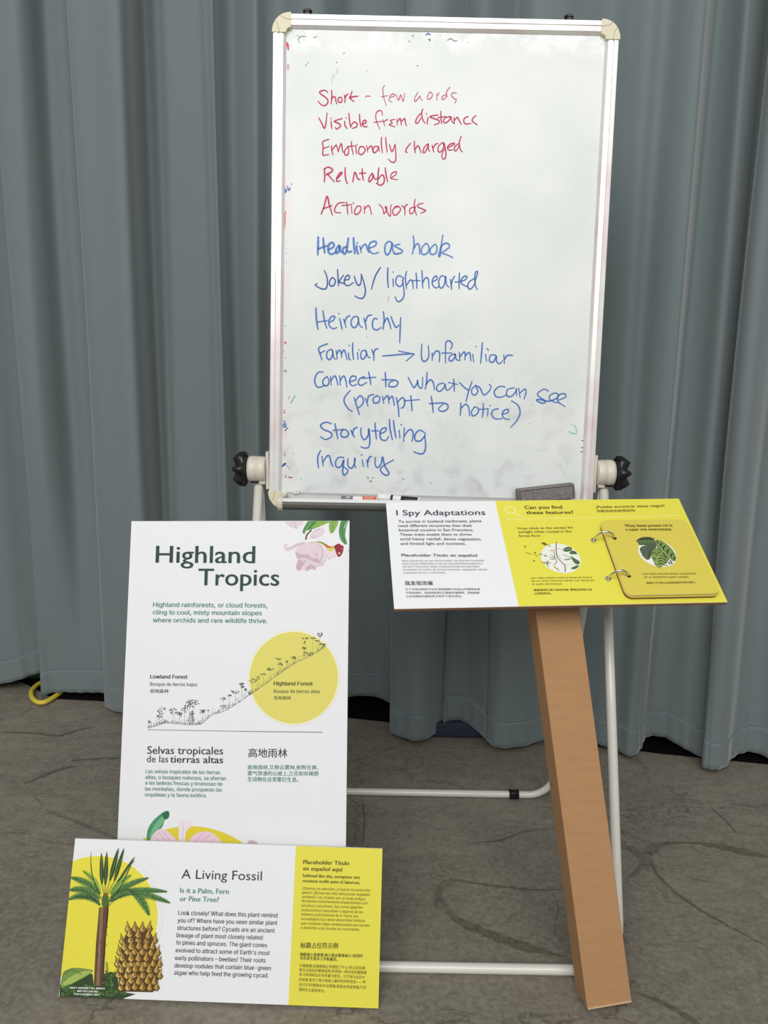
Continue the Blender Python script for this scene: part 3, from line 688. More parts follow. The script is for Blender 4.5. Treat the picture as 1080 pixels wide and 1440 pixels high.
# ---- handwriting
red, redl, blue, blued, bluel = ink(202, 54, 92), ink(212, 116, 142), ink(80, 120, 192), ink(62, 98, 168), ink(96, 136, 202)
R1, R2, R3, R4, R5 = ((440, 115), 9), ((560, 115), 9), ((440, 185), 9), ((560, 185), 9), ((440, 225), 6)
R6, R7, R8, U1, C2, C3_, D6, S4 = ((440, 325), 9), ((560, 325), 9), ((436, 425), 7.2), ((580, 470), 7.2), ((436, 510), 5.4), ((610, 510), 5.4), ((740, 540), 9), ((436, 580), 6)
LINES = [
 [(R1, red, 1.9, "185,135 165,112 120,112 88,125 95,150 150,190 190,235 180,280 140,303 100,285 65,245;235,110 240,180 232,280;236,215 265,190 285,200 290,240 303,280;355,195 325,205 318,240 340,262 365,250 368,215 350,195;398,170 408,215 402,265;405,205 425,170 445,155;495,120 478,180 465,205 520,250;465,205 510,190 570,183"),
  (R1, redl, 1.5, "665,190 690,180 725,185;905,50 885,90 895,190 930,300;865,190 950,175;985,195 1030,180 1035,160 1000,155 970,195 965,235 1000,258"),
  (R2, redl, 1.6, "-25,165 -5,225 10,225 30,165 55,235 68,238 80,145;250,135 215,190 205,235 220,248 250,215 275,180 285,215 305,235;400,130 370,185 372,215 395,220 425,190 430,150 395,125;490,150 490,235;490,180 520,140;600,165 565,180 550,215 580,220 610,180;655,70 620,110 610,160 625,190;735,145 690,140 672,170 700,205 735,230 715,270")],
 [(R1, red, 1.9, "75,460 110,520 145,590 165,520 180,395;230,462 232,470;232,500 232,540 242,595;370,465 290,490 275,505 330,530 350,560 300,600 285,575;418,455 422,462;400,500 410,560 435,592;455,400 465,500 480,580;480,560 520,510 560,535 550,570 500,590;590,410 595,500 610,570;620,540 670,520 670,490 640,495 630,540 650,570 690,565"),
  (R1, red, 1.5, "880,425 870,375 835,365 800,400 800,480 845,600;770,515 880,500;885,480 910,560;900,510 925,485 950,480;1035,475 980,490 1005,520 965,545 1040,570"),
  (R2, red, 1.8, "-20,475 -10,545;-5,500 25,465 40,550;45,500 80,465 90,510 105,560;285,400 235,460 220,515 250,520 285,460;310,345 295,400 310,480 340,525;354,402 358,410;378,450 368,500 370,535;500,420 400,440 450,465 515,490 510,525 455,545;540,375 540,460 552,535;500,455 600,440;655,440 600,455 570,495 600,520 650,480 665,440 680,500 710,530;705,450 710,530;712,490 745,450 765,480 800,540;885,440 840,460 830,505 860,535 920,525;985,430 945,460 940,500 1000,545")],
 [(R3, red, 1.8, "200,100 125,130 130,200 125,290 150,300 200,290;130,215 205,190;235,180 240,240 255,295;240,235 285,180 300,178 320,255;322,250 358,150 375,240 390,265;445,190 405,240 405,290 440,295 455,240 445,190;487,125 492,200 510,290;440,190 530,180;545,175 545,230 555,285;558,162 562,168;625,190 590,200 580,270 620,290 660,240 640,195 600,195;680,180 695,260;690,230 740,180 760,260;830,190 780,190 760,240 780,270 820,230 830,190 840,250;870,75 865,150 880,270;920,75 930,170 940,260;970,165 990,240 1010,245 1040,160;1040,160 1050,280 1045,370 1005,390 955,350"),
  (R4, red, 1.8, "155,150 105,215 95,255 115,265;205,120 205,200 215,270;215,225 245,180 270,210 290,270;375,155 330,200 315,260 340,260 375,190 380,155 385,235 400,245;430,175 440,220 450,260;440,210 470,165 500,150;590,160 560,140 510,190 505,250 540,255 575,200 575,150 600,240 600,320 575,350 550,310 570,250 600,215;625,205 700,170 710,150 670,155 625,190 640,235 690,230;760,155 720,190 710,235 735,240 770,180;798,60 775,130 780,210 810,260")],
 [(R3, red, 2.1, "145,470 150,550 145,640;140,480 190,450 245,475 235,510 170,545 190,545 230,590 270,635;300,600 360,540 365,515 330,540 300,600 305,632 345,620;410,455 408,540 420,620 440,660;505,635 525,530 540,525 570,600 600,605;625,470 625,540 640,615;590,530 670,525;750,525 710,590 710,635 740,615 765,560 755,540 785,600 810,600;835,460 825,550 820,650;805,655 860,680 900,640 900,575 870,550 830,600;915,460 925,540 945,635"),
  (R3, red, 1.6, "985,590 1050,545 1055,510 1010,520 985,560 995,595 1075,610")],
 [(R5, red, 2.2, "70,455 95,390 120,305 140,385 165,465;90,410 160,385"), (R5, red, 1.8, "270,360 215,365 185,410 190,440 235,445;285,355 290,400 295,460;245,385 330,375;325,390 330,450;340,362 345,368;375,390 355,420 355,455 380,455 405,420 400,390 370,390;435,390 435,450;435,415 465,385 480,400 495,460"),
  (R5, red, 1.7, "560,375 590,410 600,455 625,410 610,395 640,465 655,465 655,400 665,375;715,395 680,410 675,450 700,465 740,420 720,390 690,395;750,385 775,410 775,465;770,410 785,380 800,378;865,395 820,410 820,450 845,445 865,400;862,330 855,400 875,465;930,365 890,375 885,395 940,420 950,430 910,450")],
 [(R6, bluel, 3.1, "68,75 65,200 62,300;130,90 140,200 150,275;65,225 180,185;200,235 260,200 265,165 235,145 200,180 195,250 220,290 270,280 290,250;330,180 295,230 300,280 330,250 340,185 350,250 370,270;440,200 390,210 380,260 405,290 430,240;450,90 435,180 430,240 460,265 490,255;515,85 520,180 530,285;555,185 555,240 575,290"),
  (R6, bluel, 2.5, "560,148 564,154;595,190 610,270;605,230 640,180 670,170 690,230 710,270;715,215 780,190 805,150 785,130 740,140 710,180 715,240 760,285 830,270;1000,150 960,130 915,180 915,270 945,300 980,250 1005,150 1010,240 1050,290 1085,275"),
  (R7, bluel, 2.2, "20,165 -50,185 10,220 50,245 40,275 -10,290 -60,285;190,60 200,170 180,290;200,220 230,165 260,170 270,240 270,290;350,155 300,210 295,280 330,295 375,270 390,210 365,160 345,158;465,165 410,220 405,280 440,295 480,270 490,200 465,165;565,50 545,170 525,250 510,310 525,320 540,270 545,200 590,155 640,165 640,210 560,275 620,300 690,335")],
 [(R6, blued, 2.0, "145,500 175,570 185,660 165,725 110,730 30,685 55,665;240,590 210,640 220,690 260,690 285,640 265,595 235,590;312,485 318,590 325,690;385,560 330,640 350,650 400,665;400,620 450,610 465,575 435,560 400,610 405,670 450,690 515,650;525,570 545,640 575,685 605,660 615,550;610,545 645,650 665,760 640,840 590,850 530,820;855,460 790,570 740,735;950,465 945,580 955,715;1015,605 1018,700;1016,516 1018,522"),
  (R7, blue, 2.0, "70,600 20,565 -20,590 -30,660 10,700 50,680 60,610;55,620 75,780 60,850 10,893 -25,870 -38,830;105,510 90,600 105,730;110,680 150,620 180,640 190,730;225,530 235,640 235,725;185,625 275,625;300,500 305,600 310,720;310,650 350,590 380,610 390,725;435,640 485,615 490,575 460,575 430,630 440,690 480,720 510,700;590,580 550,565 515,620 520,700 550,720 585,670 600,570 610,670 640,710;660,610 670,680 675,740;670,680 690,610 715,570;775,530 770,640 770,730;720,645 790,640;790,635 850,615 870,580 840,570 800,610 800,660 850,695 880,700;965,600 900,640 880,700 905,735 950,700 975,640;970,640 1005,530 990,510 970,560 975,680 1000,740")],
 [(R8, blue, 2.5, "60,60 65,170 80,275"), (R8, blue, 2.1, "130,85 145,180 170,265;80,200 175,185;200,200 240,180 250,145 220,145 190,190 200,245 240,268 270,255;300,165 315,230 325,275;290,113 294,118;340,170 365,255;350,210 370,155 405,135;480,145 440,150 415,200 430,250 465,250 490,190 485,150 500,230 530,255;545,160 560,210 570,275;560,200 585,140 625,130;680,170 650,165 632,210 640,265 680,280 720,255;742,95 750,180 738,275;745,220 780,160 800,200 820,270;820,145 840,200 870,255 900,230;918,155 912,280 908,410")],
 [(R8, blue, 2.1, "180,420 90,460 105,530 120,585;95,520 150,490;215,475 175,500 170,560 200,580 230,530 225,480 240,560 260,575;265,490 275,575;270,530 295,485 315,510 320,560;320,520 340,485 355,500 375,580;390,515 395,570 410,585;395,435 399,440;432,412 432,500 440,580;480,510 485,578;493,480 497,484;560,485 520,500 515,560 540,575 570,530 565,490 585,550 610,560;625,480 645,530 645,590;640,530 660,480 690,472;735,545 900,530 1030,522;900,495 1055,525;1055,525 975,595"),
  (U1, blue, 2.1, "95,100 90,200 100,265 135,270 165,220 160,115;200,190 200,265;200,230 240,170 275,190 270,280;385,150 405,110 380,70 345,75 335,130 335,290;300,190 400,190;425,200 380,220 370,260 400,270 435,220 430,200 445,255 480,265;475,185 480,265;480,230 520,180 535,200 530,260;535,220 570,185 585,210 590,270;610,205 620,280;642,123 645,126;708,85 700,190 690,295;740,205 750,275;755,145 770,165;840,210 790,215 780,270 820,280 850,220 850,270 880,300 910,270;925,210 930,300;930,260 960,215 1015,215")],
 [(C2, blue, 2.1, "98,72 60,75 35,130 50,180 80,185 115,170;130,105 100,130 100,165 130,175 145,140 130,108;155,105 160,170;160,135 185,100 200,120 212,170;225,100 230,170;230,135 255,100 270,130 280,185;300,145 345,130 345,105 315,105 300,145 320,175 355,165;415,105 380,120 365,155 390,172 430,150;445,70 455,120 462,168;400,120 500,110;570,75 575,130 575,185;545,130 620,130 650,135 668,150 650,180 600,180 605,150 630,140;745,112 770,160 790,190 815,150 815,130 825,180 850,190 855,110;888,75 885,140 875,200;880,170 910,130 935,150 945,205"),
  (C3_, blue, 2.0, "75,155 35,165 20,200 45,218 80,185 85,160 95,205 120,200 150,165;150,125 155,170 155,220;110,150 180,165;195,150 240,195 270,210;290,145 265,215 245,295;320,170 290,200 290,235 315,245 335,215 320,180 350,190 380,245 420,215 435,180 420,165;540,185 500,180 460,215 470,255 510,262 550,245;610,190 560,205 555,250 590,255 625,215 625,195 630,250;645,195 655,265;655,230 690,200 700,225 685,275"),
  (D6, blue, 2.0, "280,90 225,65 150,110 150,150 230,205 235,235 190,240 130,205 165,195 250,215 320,210 395,170 405,130 355,115 295,150 300,195 360,230 405,235;400,205 490,170 495,130 440,125 395,170 410,230 490,285")],
 [(C2, blue, 2.1, "305,212 265,260 260,300 290,350 320,370;335,265 355,330 375,395;345,290 380,250 405,280 395,320 360,345;420,270 440,330;435,300 445,255 485,240;510,250 480,270 485,305 520,300 530,265 505,250;550,255 560,310;560,280 590,250 600,310;600,280 625,255 640,325;655,265 670,340 675,410;665,300 700,265 720,290 710,335 690,345;765,250 770,310 775,365;715,290 830,280;920,255 930,320 935,378;905,310 960,308 1000,305 1045,320 1040,355 1000,370 975,350 1010,315"),
  (C3_, blue, 2.0, "205,305 205,350 200,400;205,350 240,315 265,340 272,405;310,335 285,375 300,405 335,380 335,345 305,335;375,310 375,360 368,415;345,355 410,350;412,350 408,405;427,323 430,328;490,350 450,360 440,395 465,425 520,425;520,390 560,380 565,355 530,365 520,400 540,425 575,430;590,290 640,325 655,380 630,440 585,490")],
 [(S4, blue, 2.2, "180,95 135,82 90,105 110,140 175,170 180,205 130,228 90,205;210,95 220,150 235,222;195,150 270,145;280,140 260,175 270,205 310,205 325,175 300,145 275,150;345,150 360,185 375,210;360,180 370,140 400,125;430,130 430,185 455,230 490,195 495,135 505,230 495,290 460,300 430,290;548,88 552,150 560,225;520,155 580,155;590,180 635,160 640,130 605,140 590,180 600,225 640,235 665,200;670,60 675,140 695,230;705,68 712,140 725,215;752,150 758,215;767,101 770,106;795,130 790,245;795,200 830,150 860,150 870,190 860,245;960,165 920,150 885,190 890,235 930,240 965,200 970,170;968,195 975,290 955,345 910,345 875,330")],
 [(S4, blue, 2.2, "88,322 65,380 72,468;100,370 110,450;110,420 140,370 165,370 180,430 195,455;285,380 240,380 215,420 225,460 260,455 285,400 280,450 275,500 290,528 320,495 300,470 275,455;320,390 320,450 350,470 375,430 378,380 375,440 388,465;440,400 450,455;434,357 438,363;480,400 488,460;485,430 500,380 520,370;550,380 550,440 570,465 600,430 612,375 630,450 665,510 640,530 600,500 600,465 650,430 705,400")],
]
for ln in LINES:
    D = Dec(WB, clamp=False)
    for (fr, mm, wd, data) in ln:
        D.frame(*fr); hand(D, data, mm, wd)
    D.build('handwritten_line', easel)
# stray marks
D = Dec(WB, clamp=False)
T1 = ((390, 35), 3.6); L1 = ((370, 230), 7.2); L2 = ((370, 430), 5.76)
gm, bm_, rm, om, gr = ink(120, 122, 124), ink(60, 120, 180), ink(200, 60, 80), ink(228, 120, 80), ink(150, 205, 185)
def mk(fr, w, mm, *pts): D.frame(*fr); D.stroke(list(pts), w, mm, 5, taper=(.6, .5))
mk(T1, 1.1, ink(120, 130, 160), (145, 58), (118, 60), (106, 75), (115, 95)); mk(T1, 1.6, gm, (101, 53), (104, 56)); mk(T1, 1.2, gm, (182, 64), (200, 60))
mk(T1, .9, gm, (142, 210), (157, 188)); mk(T1, 1.6, ink(70, 72, 74), (299, 188), (303, 192)); mk(T1, .8, gm, (303, 218), (304, 248)); mk(T1, .7, gm, (278, 255), (278, 295)); mk(T1, .7, gm, (288, 248), (287, 270))
mk(T1, 1.2, gm, (333, 146), (342, 140)); mk(T1, 1.4, gm, (706, 209), (714, 204)); mk(T1, 1.2, gm, (452, 232), (455, 236))
mk(T1, 2.2, ink(96, 140, 190), (752, 52), (762, 45), (776, 50)); mk(T1, 1.4, gm, (764, 72), (775, 76), (768, 84)); mk(T1, 1.4, gm, (665, 80), (672, 88)); mk(T1, 1.6, gm, (683, 60), (690, 50)); mk(T1, 1.2, gm, (860, 78), (880, 70), (895, 82), (912, 78)); mk(T1, 1.2, gm, (965, 86), (968, 90))
mk(((380, 20), 12), 3, ink(222, 70, 110), (275, 480), (295, 520), (305, 600)); mk(((380, 20), 12), 5, ink(232, 180, 195), (300, 860), (300, 930))
mk(L1, 2.4, bm_, (218, 240), (222, 292), (240, 262)); mk(L1, 1.8, bm_, (242, 228), (262, 272), (272, 240)); mk(L1, 1.8, ink(60, 80, 110), (282, 205), (290, 212)); mk(L1, 1.8, om, (232, 485), (220, 520), (220, 600), (212, 680))
for y_ in (790, 860, 915, 1000): mk(L1, 1.0, ink(165, 168, 172), (232, y_ - 8), (238, y_ + 8))
mk(L2, 4, om, (178, 295), (184, 304)); mk(L2, 1.5, ink(120, 60, 60), (182, 162), (186, 166)); mk(L2, 1.6, gr, (164, 366), (172, 370)); mk(L2, 1.5, rm, (180, 420), (185, 425)); mk(L2, 1.2, gm, (170, 540), (180, 520), (192, 538)); mk(L2, 1.2, gm, (180, 556), (188, 558))
mk(L2, 2, ink(90, 160, 195), (258, 728), (225, 788)); mk(L2, 1.6, ink(200, 110, 110), (215, 730), (206, 755)); mk(L2, 2.4, om, (168, 845), (172, 850)); mk(L2, 2.4, ink(190, 70, 50), (168, 862), (178, 866))
mk(L2, 2.2, ink(44, 120, 190), (165, 932), (182, 945)); mk(L2, 2.0, ink(44, 120, 190), (160, 970), (172, 955), (184, 968), (172, 982), (160, 972)); mk(L2, 2.2, ink(40, 70, 130), (188, 990), (202, 992)); mk(L2, 2.4, ink(40, 60, 120), (180, 1012), (188, 1000))
mk(L2, 3, ink(36, 90, 170), (156, 1300), (170, 1285), (184, 1276)); mk(L2, 1, gm, (185, 1290), (222, 1322)); mk(L2, 1, gm, (180, 1190), (172, 1205), (182, 1215)); mk(L2, 1, gm, (245, 1185), (250, 1205))
mk(L2, 2.2, ink(190, 50, 55), (180, 1376), (186, 1392)); mk(L2, 1.6, ink(190, 50, 55), (205, 1392), (215, 1386), (222, 1392), (238, 1390)); mk(L2, 1.4, gm, (305, 1402), (311, 1407))
mk(D6, 1.4, gr, (605, 510), (630, 560), (640, 620)); mk(D6, 1.8, gr, (535, 600), (590, 625), (640, 628)); mk(D6, 1.2, gr, (560, 500), (580, 525))
for x_, y_ in ((712, 716), (706, 804), (700, 856)): mk(D6, 2.2, ink(50, 50, 80), (x_ - 6, y_ + 2), (x_ + 8, y_ - 2))
mk(S4, 1.2, ink(130, 130, 100), (480, 545), (492, 550), (488, 560)); mk(S4, 1.2, ink(130, 130, 100), (515, 575), (505, 580), (525, 585)); mk(S4, 1.3, ink(110, 110, 90), (520, 552), (540, 550)); mk(S4, 1.2, gm, (775, 555), (800, 568)); mk(S4, 1, gm, (1010, 592), (1030, 598))
mk(C3_, 1.2, gm, (725, 462), (735, 466)); mk(C3_, 1.2, gm, (743, 316), (748, 320)); mk(C3_, 1.2, gm, (426, 386), (430, 391)); mk(C3_, 1, gm, (440, 126), (446, 130)); mk(R8, 1.1, gm, (578, 345), (586, 350)); mk(R6, .8, gm, (962, 820), (945, 900)); mk(U1, 1.1, gm, (578, 28), (584, 32))
D.build('stray_marks', easel, kind='stuff')

# ------------------------------------------------------------------ eraser and markers on the tray
P_er = Plane(WB.p(0, 0, .038), WB.X, WB.Y)
u0, v0 = P_er.uv(725, 704); u1, v1 = P_er.uv(727.5, 688.5); u2, v2 = P_er.uv(808, 679.5)
er_n = .0085
ang = math.atan2(v2 - v1, u2 - u1)
Ex = WB.X * math.cos(ang) + WB.Y * math.sin(ang); Ey = -WB.X * math.sin(ang) + WB.Y * math.cos(ang)
EL = math.hypot(u2 - u1, v2 - v1); top_mid = P_er.p((u1 + u2) / 2, (v1 + v2) / 2, 0)
EH = P_er.p(u1, v1).z - .8045
cen = top_mid - Ey * (EH / 2) - WB.N * .014
r_ = empty('eraser', tuple(cen - Ey * EH / 2), 'grey felt board eraser propped in the pen tray against the whiteboard', 'eraser')
m = MB(); m.box(cen, Ex, Ey, WB.N, EL / 2, EH / 2, .014, M['eraser'], .0045, 4); eb = m.build('felt_pad', r_)
PE = Plane(cen - Ex * EL / 2 - Ey * EH / 2, Ex, Ey, EL, EH).shifted(.014)
d = Dec(PE, clamp=False); ii = .004
d.strokeuv([(ii, 0), (ii, EH - ii * 1.4), (ii * 1.4, EH - ii), (EL - ii * 1.4, EH - ii), (EL - ii, EH - ii * 1.4), (EL - ii, 0)], .0012, M['eraser_dark']); d.build('edge_seam', eb)

# lying marker: grey band, white barrel, orange label
g0 = at_y(480, 702.5, 1.447); g1 = at_y(531, 704.0, 1.447)
zc = .8023 + .0082
def marker(name, label, a, b, rings, end_cap):
    a, b = Vector(a), Vector(b); ax = (b - a).normalized(); Lm = (b - a).length
    root = empty(name, tuple((a + b) / 2), label, 'marker', 'dry-erase markers in the pen tray')
    k = MB(); k.lathe(a, ax, (0, 0, 1), [(0, .0062), (.001, .0078), (Lm - .001, .0078), (Lm, .0062)], M['white_plastic'], 24); k.build('barrel', root)
    for (s0, s1, rr, mm, nm) in rings:
        k = MB(); k.lathe(a + ax * (Lm * s0), ax, (0, 0, 1), [(0, rr - .0002), (.0003, rr), (Lm * (s1 - s0) - .0003, rr), (Lm * (s1 - s0), rr - .0002)], mm, 24); k.build(nm, root)
    return root
mk1 = marker('dry_erase_marker', 'white marker with orange label lying flat in the pen tray', (g0.x, 1.447, zc), (g1.x, 1.447, zc),
             [(0, .32, .0083, M['grey_label'], 'cap'), (.58, .97, .0081, M['orange'], 'label_band')], True)
PL = Plane((g0.x, 1.447 - .0062, zc + .0002), (1, 0, 0), (0, math.sin(.9), math.cos(.9)))
PL.O = Vector((g0.x, 1.447, zc)) + PL.N * .0083
d = Dec(PL, clamp=False)
for k_ in range(6):
    uu = (g1.x - g0.x) * (.64 + .045 * k_); d.strokeuv([(uu, -.0016), (uu + .0008, .0016 if k_ % 2 else .0008)], .0011, M['white_plastic'])
d.strokeuv([((g1.x - g0.x) * .15, 0), ((g1.x - g0.x) * .23, .0006)], .0022, M['white_plastic'])
d.build('label_print', mk1)
g2 = at_y(532, 700.5, 1.452); g3 = at_y(582, 706.5, 1.436)
mk2 = marker('dry_erase_marker', 'black-barrelled marker with white cap lying beyond the orange-labelled one', (g2.x, 1.460, zc + .004), (g3.x + .012, 1.444, zc - .0),
             [(0, .22, .0084, M['white_plastic'], 'cap'), (.30, .36, .0081, M['black'], 'dark_band'), (.55, .95, .0081, M['black'], 'label_band')], False)

# ------------------------------------------------------------------ leaning foam boards
def foam_board(name, P, label, th=.005, sheet=None, edge=None):
    root = empty(name, tuple(P.p(P.W / 2, 0, -th)), label, 'sign')
    k = MB(); k.prism(P, [(0, 0), (P.W, 0), (P.W, P.H), (0, P.H)], -th, 0, sheet or M['foam'], edge or M['foam_edge'])
    o = k.build('foam_panel', root); bv = o.modifiers.new('edge', 'BEVEL'); bv.width = .0006; bv.segments = 1; bv.limit_method = 'ANGLE'
    return root

# Highland board (tall, white)
sH = 1.045
OH = CAM + (Vector((-.460, 1.371, .778)) - CAM) * sH
XH = Vector((.997, -.071, .035)); YH = Vector((-.012, .303, .953))
HW = .4 * sH * 1.0
HP = Plane(OH, XH, YH)
Lh = (OH.z - 0.001) / HP.Y.z
O_bl = OH - HP.Y * Lh
HP = Plane(O_bl, XH, YH, HW, Lh)
hb = foam_board('poster_board', HP, 'tall white orchid poster board leaning before the easel leg')
dk, gn, gray = ink(44, 72, 68), ink(84, 140, 120), ink(58, 60, 66)
D = Dec(HP, (160, 720), 3.176)
text(D, 'Highland', 188, 226, 630, 228.5, 75, dk, GILL, .012); text(D, 'Tropics', 378, 327, 738, 329, 74, dk, GILL, .012)
D.build('title_lettering', hb)
D = Dec(HP, (160, 720), 3.176)
for s, x0, y0, x1, y1 in (('Highland rainforests, or cloud forests,', 176, 423, 686, 427), ('cling to cool, misty mountain slopes', 175, 457, 661, 461), ('where orchids and rare wildlife thrive.', 175, 492, 686, 496)):
    text(D, s, x0, y0, x1, y1, 20, gn, INTER, .014)
D.frame((160, 1030), 3.176)
for s, x0, y0, x1, y1 in (('Las selvas tropicales de las tierras', 143, 181, 475, 186), ('altas, o bosques nubosos, se aferran', 142, 207, 501, 213), ('a las laderas frescas y brumosas de', 141, 232, 485, 238), ('las montañas, donde prosperan las', 140, 259, 483, 264), ('orquídeas y la fauna exótica.', 139, 285, 415, 289)):
    text(D, s, x0, y0, x1, y1, 17, gn, INTER, .010)
for s, x0, y0, x1, y1 in (('高地雨林,又称云雾林,依附在爽、', 598, 166, 915, 167), ('雾气弥漫的山坡上,兰花和珍稀野', 598, 193, 915, 195), ('生动物在这里繁衍生息。', 598, 219, 825, 221)):
    text(D, s, x0, y0, x1, y1, 22, gn, NOTO, .010, cjk=True)
D.build('body_lettering', hb)
D = Dec(HP, (160, 1030), 3.176)
text(D, 'Selvas tropicales', 150, 95, 488, 98, 34, ink(52, 56, 66), GILL, .008); text(D, 'de las', 148, 132, 243, 133, 30, ink(60, 64, 74), GILL); text(D, 'tierras altas', 252, 134, 488, 137, 31, ink(52, 56, 66), GILL, .015)
text(D, '高地雨林', 601, 111, 775, 112, 41, ink(50, 54, 62), NOTO, .007, cjk=True)
D.build('heading_lettering', hb)
D = Dec(HP, (200, 880), 7.2)
text(D, 'Lowland Forest', 83, 532, 458, 535, 38, gray, INTER, .022); text(D, 'Bosque de tierras bajas', 80, 606, 557, 610, 34, ink(112, 112, 118), INTER, .01); text(D, '低地森林', 80, 679, 268, 680, 40, ink(96, 96, 102), NOTO, .010, cjk=True)
D.build('diagram_lettering', hb)
D = Dec(HP, (330, 880), 7.2)
text(D, 'Highland Forest', 398, 601, 790, 604, 38, ink(62, 66, 52), INTER, .022); text(D, 'Bosque de tierras altas', 396, 678, 865, 681, 34, ink(100, 102, 72), INTER, .01); text(D, '低地森林', 396, 747, 570, 748, 38, ink(92, 94, 66), NOTO, .010, cjk=True)
D.build('diagram_lettering', hb)

# forest diagram
D = Dec(HP, (330, 880), 7.2)
uc, vc = D.uv(597, 523); ua, _ = D.uv(152, 523); _, va = D.uv(597, 62)
ru, rv = uc - ua, va - vc
D.disc(597, 523, ru * 1.045, rv * 1.045, ink(232, 222, 190), 0); D.disc(597, 523, ru * 1.037, rv * 1.037, M['foam'], 1); D.disc(597, 523, ru * 1.025, rv * 1.025, ink(246, 242, 196), 2); D.disc(597, 523, ru, rv, ink(228, 218, 112), 3)
D.frame((200, 880), 7.2); D.stroke([(60, 1052), (1000, 1068)], 1.1, ink(168, 162, 172), 5, per=1); D.frame((330, 880), 7.2); D.stroke([(60, 1068), (885, 1078)], 1.3, ink(160, 154, 166), 5, per=1)
random.seed(11)
slope = [(200 + x / 7.2, 880 + y / 7.2) for x, y in ((60, 1035), (150, 1010), (230, 985), (330, 988), (450, 1000), (560, 1000), (620, 980), (700, 905), (800, 875), (900, 825), (980, 775), (1075, 705))] + \
        [(330 + x / 7.2, 880 + y / 7.2) for x, y in ((175, 688), (290, 605), (400, 525), (520, 440), (640, 365), (780, 300), (912, 218))]
D.frame((0, 0), 1)
D.stroke(slope, .45, ink(120, 124, 126), 6, per=4)
sp = smooth_path(slope, 12)
gcols = [ink(62, 84, 66), ink(84, 104, 84), ink(110, 124, 104), ink(70, 76, 74), ink(96, 116, 76)]
def blob(x, y, rx, ry, a, mm, lvl=8):
    D.poly([(x + rx * math.cos(t) * math.cos(a) - ry * math.sin(t) * math.sin(a), y + rx * math.cos(t) * math.sin(a) + ry * math.sin(t) * math.cos(a)) for t in [k * math.pi / 3 for k in range(6)]], mm, lvl)
for _ in range(520):
    x, y = random.choice(sp); hgt = random.random() ** 1.8 * 7.5
    blob(x + random.uniform(-2, 2), y - hgt - .3, random.uniform(.25, .75), random.uniform(.15, .35), random.uniform(0, 3.1), random.choice(gcols))
for _ in range(170):
    x, y = random.choice(sp); D.stroke([(x, y), (x + random.uniform(-1, 1), y - random.uniform(1.5, 5))], .3, random.choice(gcols[:4]), 7, per=1)
def crown(cx, cy, rx, ry, n, base):
    for _ in range(n):
        a = random.uniform(0, 6.28); q = random.random() ** .5
        blob(cx + rx * q * math.cos(a), cy + ry * q * math.sin(a), random.uniform(.6, 1.4), random.uniform(.35, .75), random.uniform(-.5, .5), random.choice(gcols))
    D.stroke([(cx, cy), (cx + random.uniform(-.5, .5), base)], .28, ink(140, 142, 134), 7, per=1)
L7 = lambda x, y: (200 + x / 7.2, 880 + y / 7.2)
H8 = lambda x, y: (330 + x / 7.2, 880 + y / 7.2)
for f_, cx, cy, rx, ry, n, b_ in ((L7, 75, 970, 12, 14, 8, 1030), (L7, 200, 860, 42, 40, 26, 1000), (L7, 170, 920, 30, 25, 18, 1000), (L7, 315, 870, 42, 38, 26, 985), (L7, 380, 890, 26, 34, 20, 990), (L7, 430, 850, 30, 28, 18, 990),
        (L7, 515, 775, 75, 26, 44, 995), (L7, 475, 810, 55, 25, 26, 995), (L7, 505, 880, 20, 20, 10, 995), (L7, 610, 865, 28, 26, 18, 975), (L7, 668, 858, 14, 7, 5, 940), (L7, 815, 738, 28, 14, 12, 860), (L7, 880, 705, 24, 10, 8, 800), (L7, 945, 665, 44, 20, 18, 790),
        (L7, 1008, 590, 28, 16, 16, 730), (L7, 1010, 620, 22, 10, 10, 730), (L7, 1045, 650, 16, 16, 8, 730), (L7, 820, 820, 30, 20, 14, 870),
        (H8, 180, 555, 44, 22, 20, 680), (H8, 240, 530, 18, 16, 8, 650), (H8, 290, 490, 24, 12, 10, 600), (H8, 360, 440, 46, 14, 20, 560), (H8, 440, 335, 34, 10, 10, 480), (H8, 460, 390, 30, 16, 14, 470), (H8, 530, 360, 20, 10, 8, 430), (H8, 600, 325, 40, 14, 16, 390),
        (H8, 715, 125, 36, 10, 12, 320), (H8, 700, 165, 16, 10, 6, 300), (H8, 790, 125, 30, 8, 8, 300), (H8, 840, 148, 26, 10, 8, 270), (H8, 708, 225, 26, 14, 10, 320), (H8, 862, 85, 30, 24, 20, 240), (H8, 890, 190, 30, 14, 12, 240), (H8, 735, 285, 55, 20, 22, 320)):
    x, y = f_(cx, cy); crown(x, y, rx / 7.2, ry / 7.2, n, 880 + b_ / 7.2)
for xx in (460, 480, 500, 515, 530): x, y = L7(xx, 995); x2, y2 = L7(500 + (xx - 500) * .4, 880); D.stroke([(x, y), (x2, y2)], .5, ink(92, 94, 92), 7, per=1)
D.build('forest_diagram', hb)

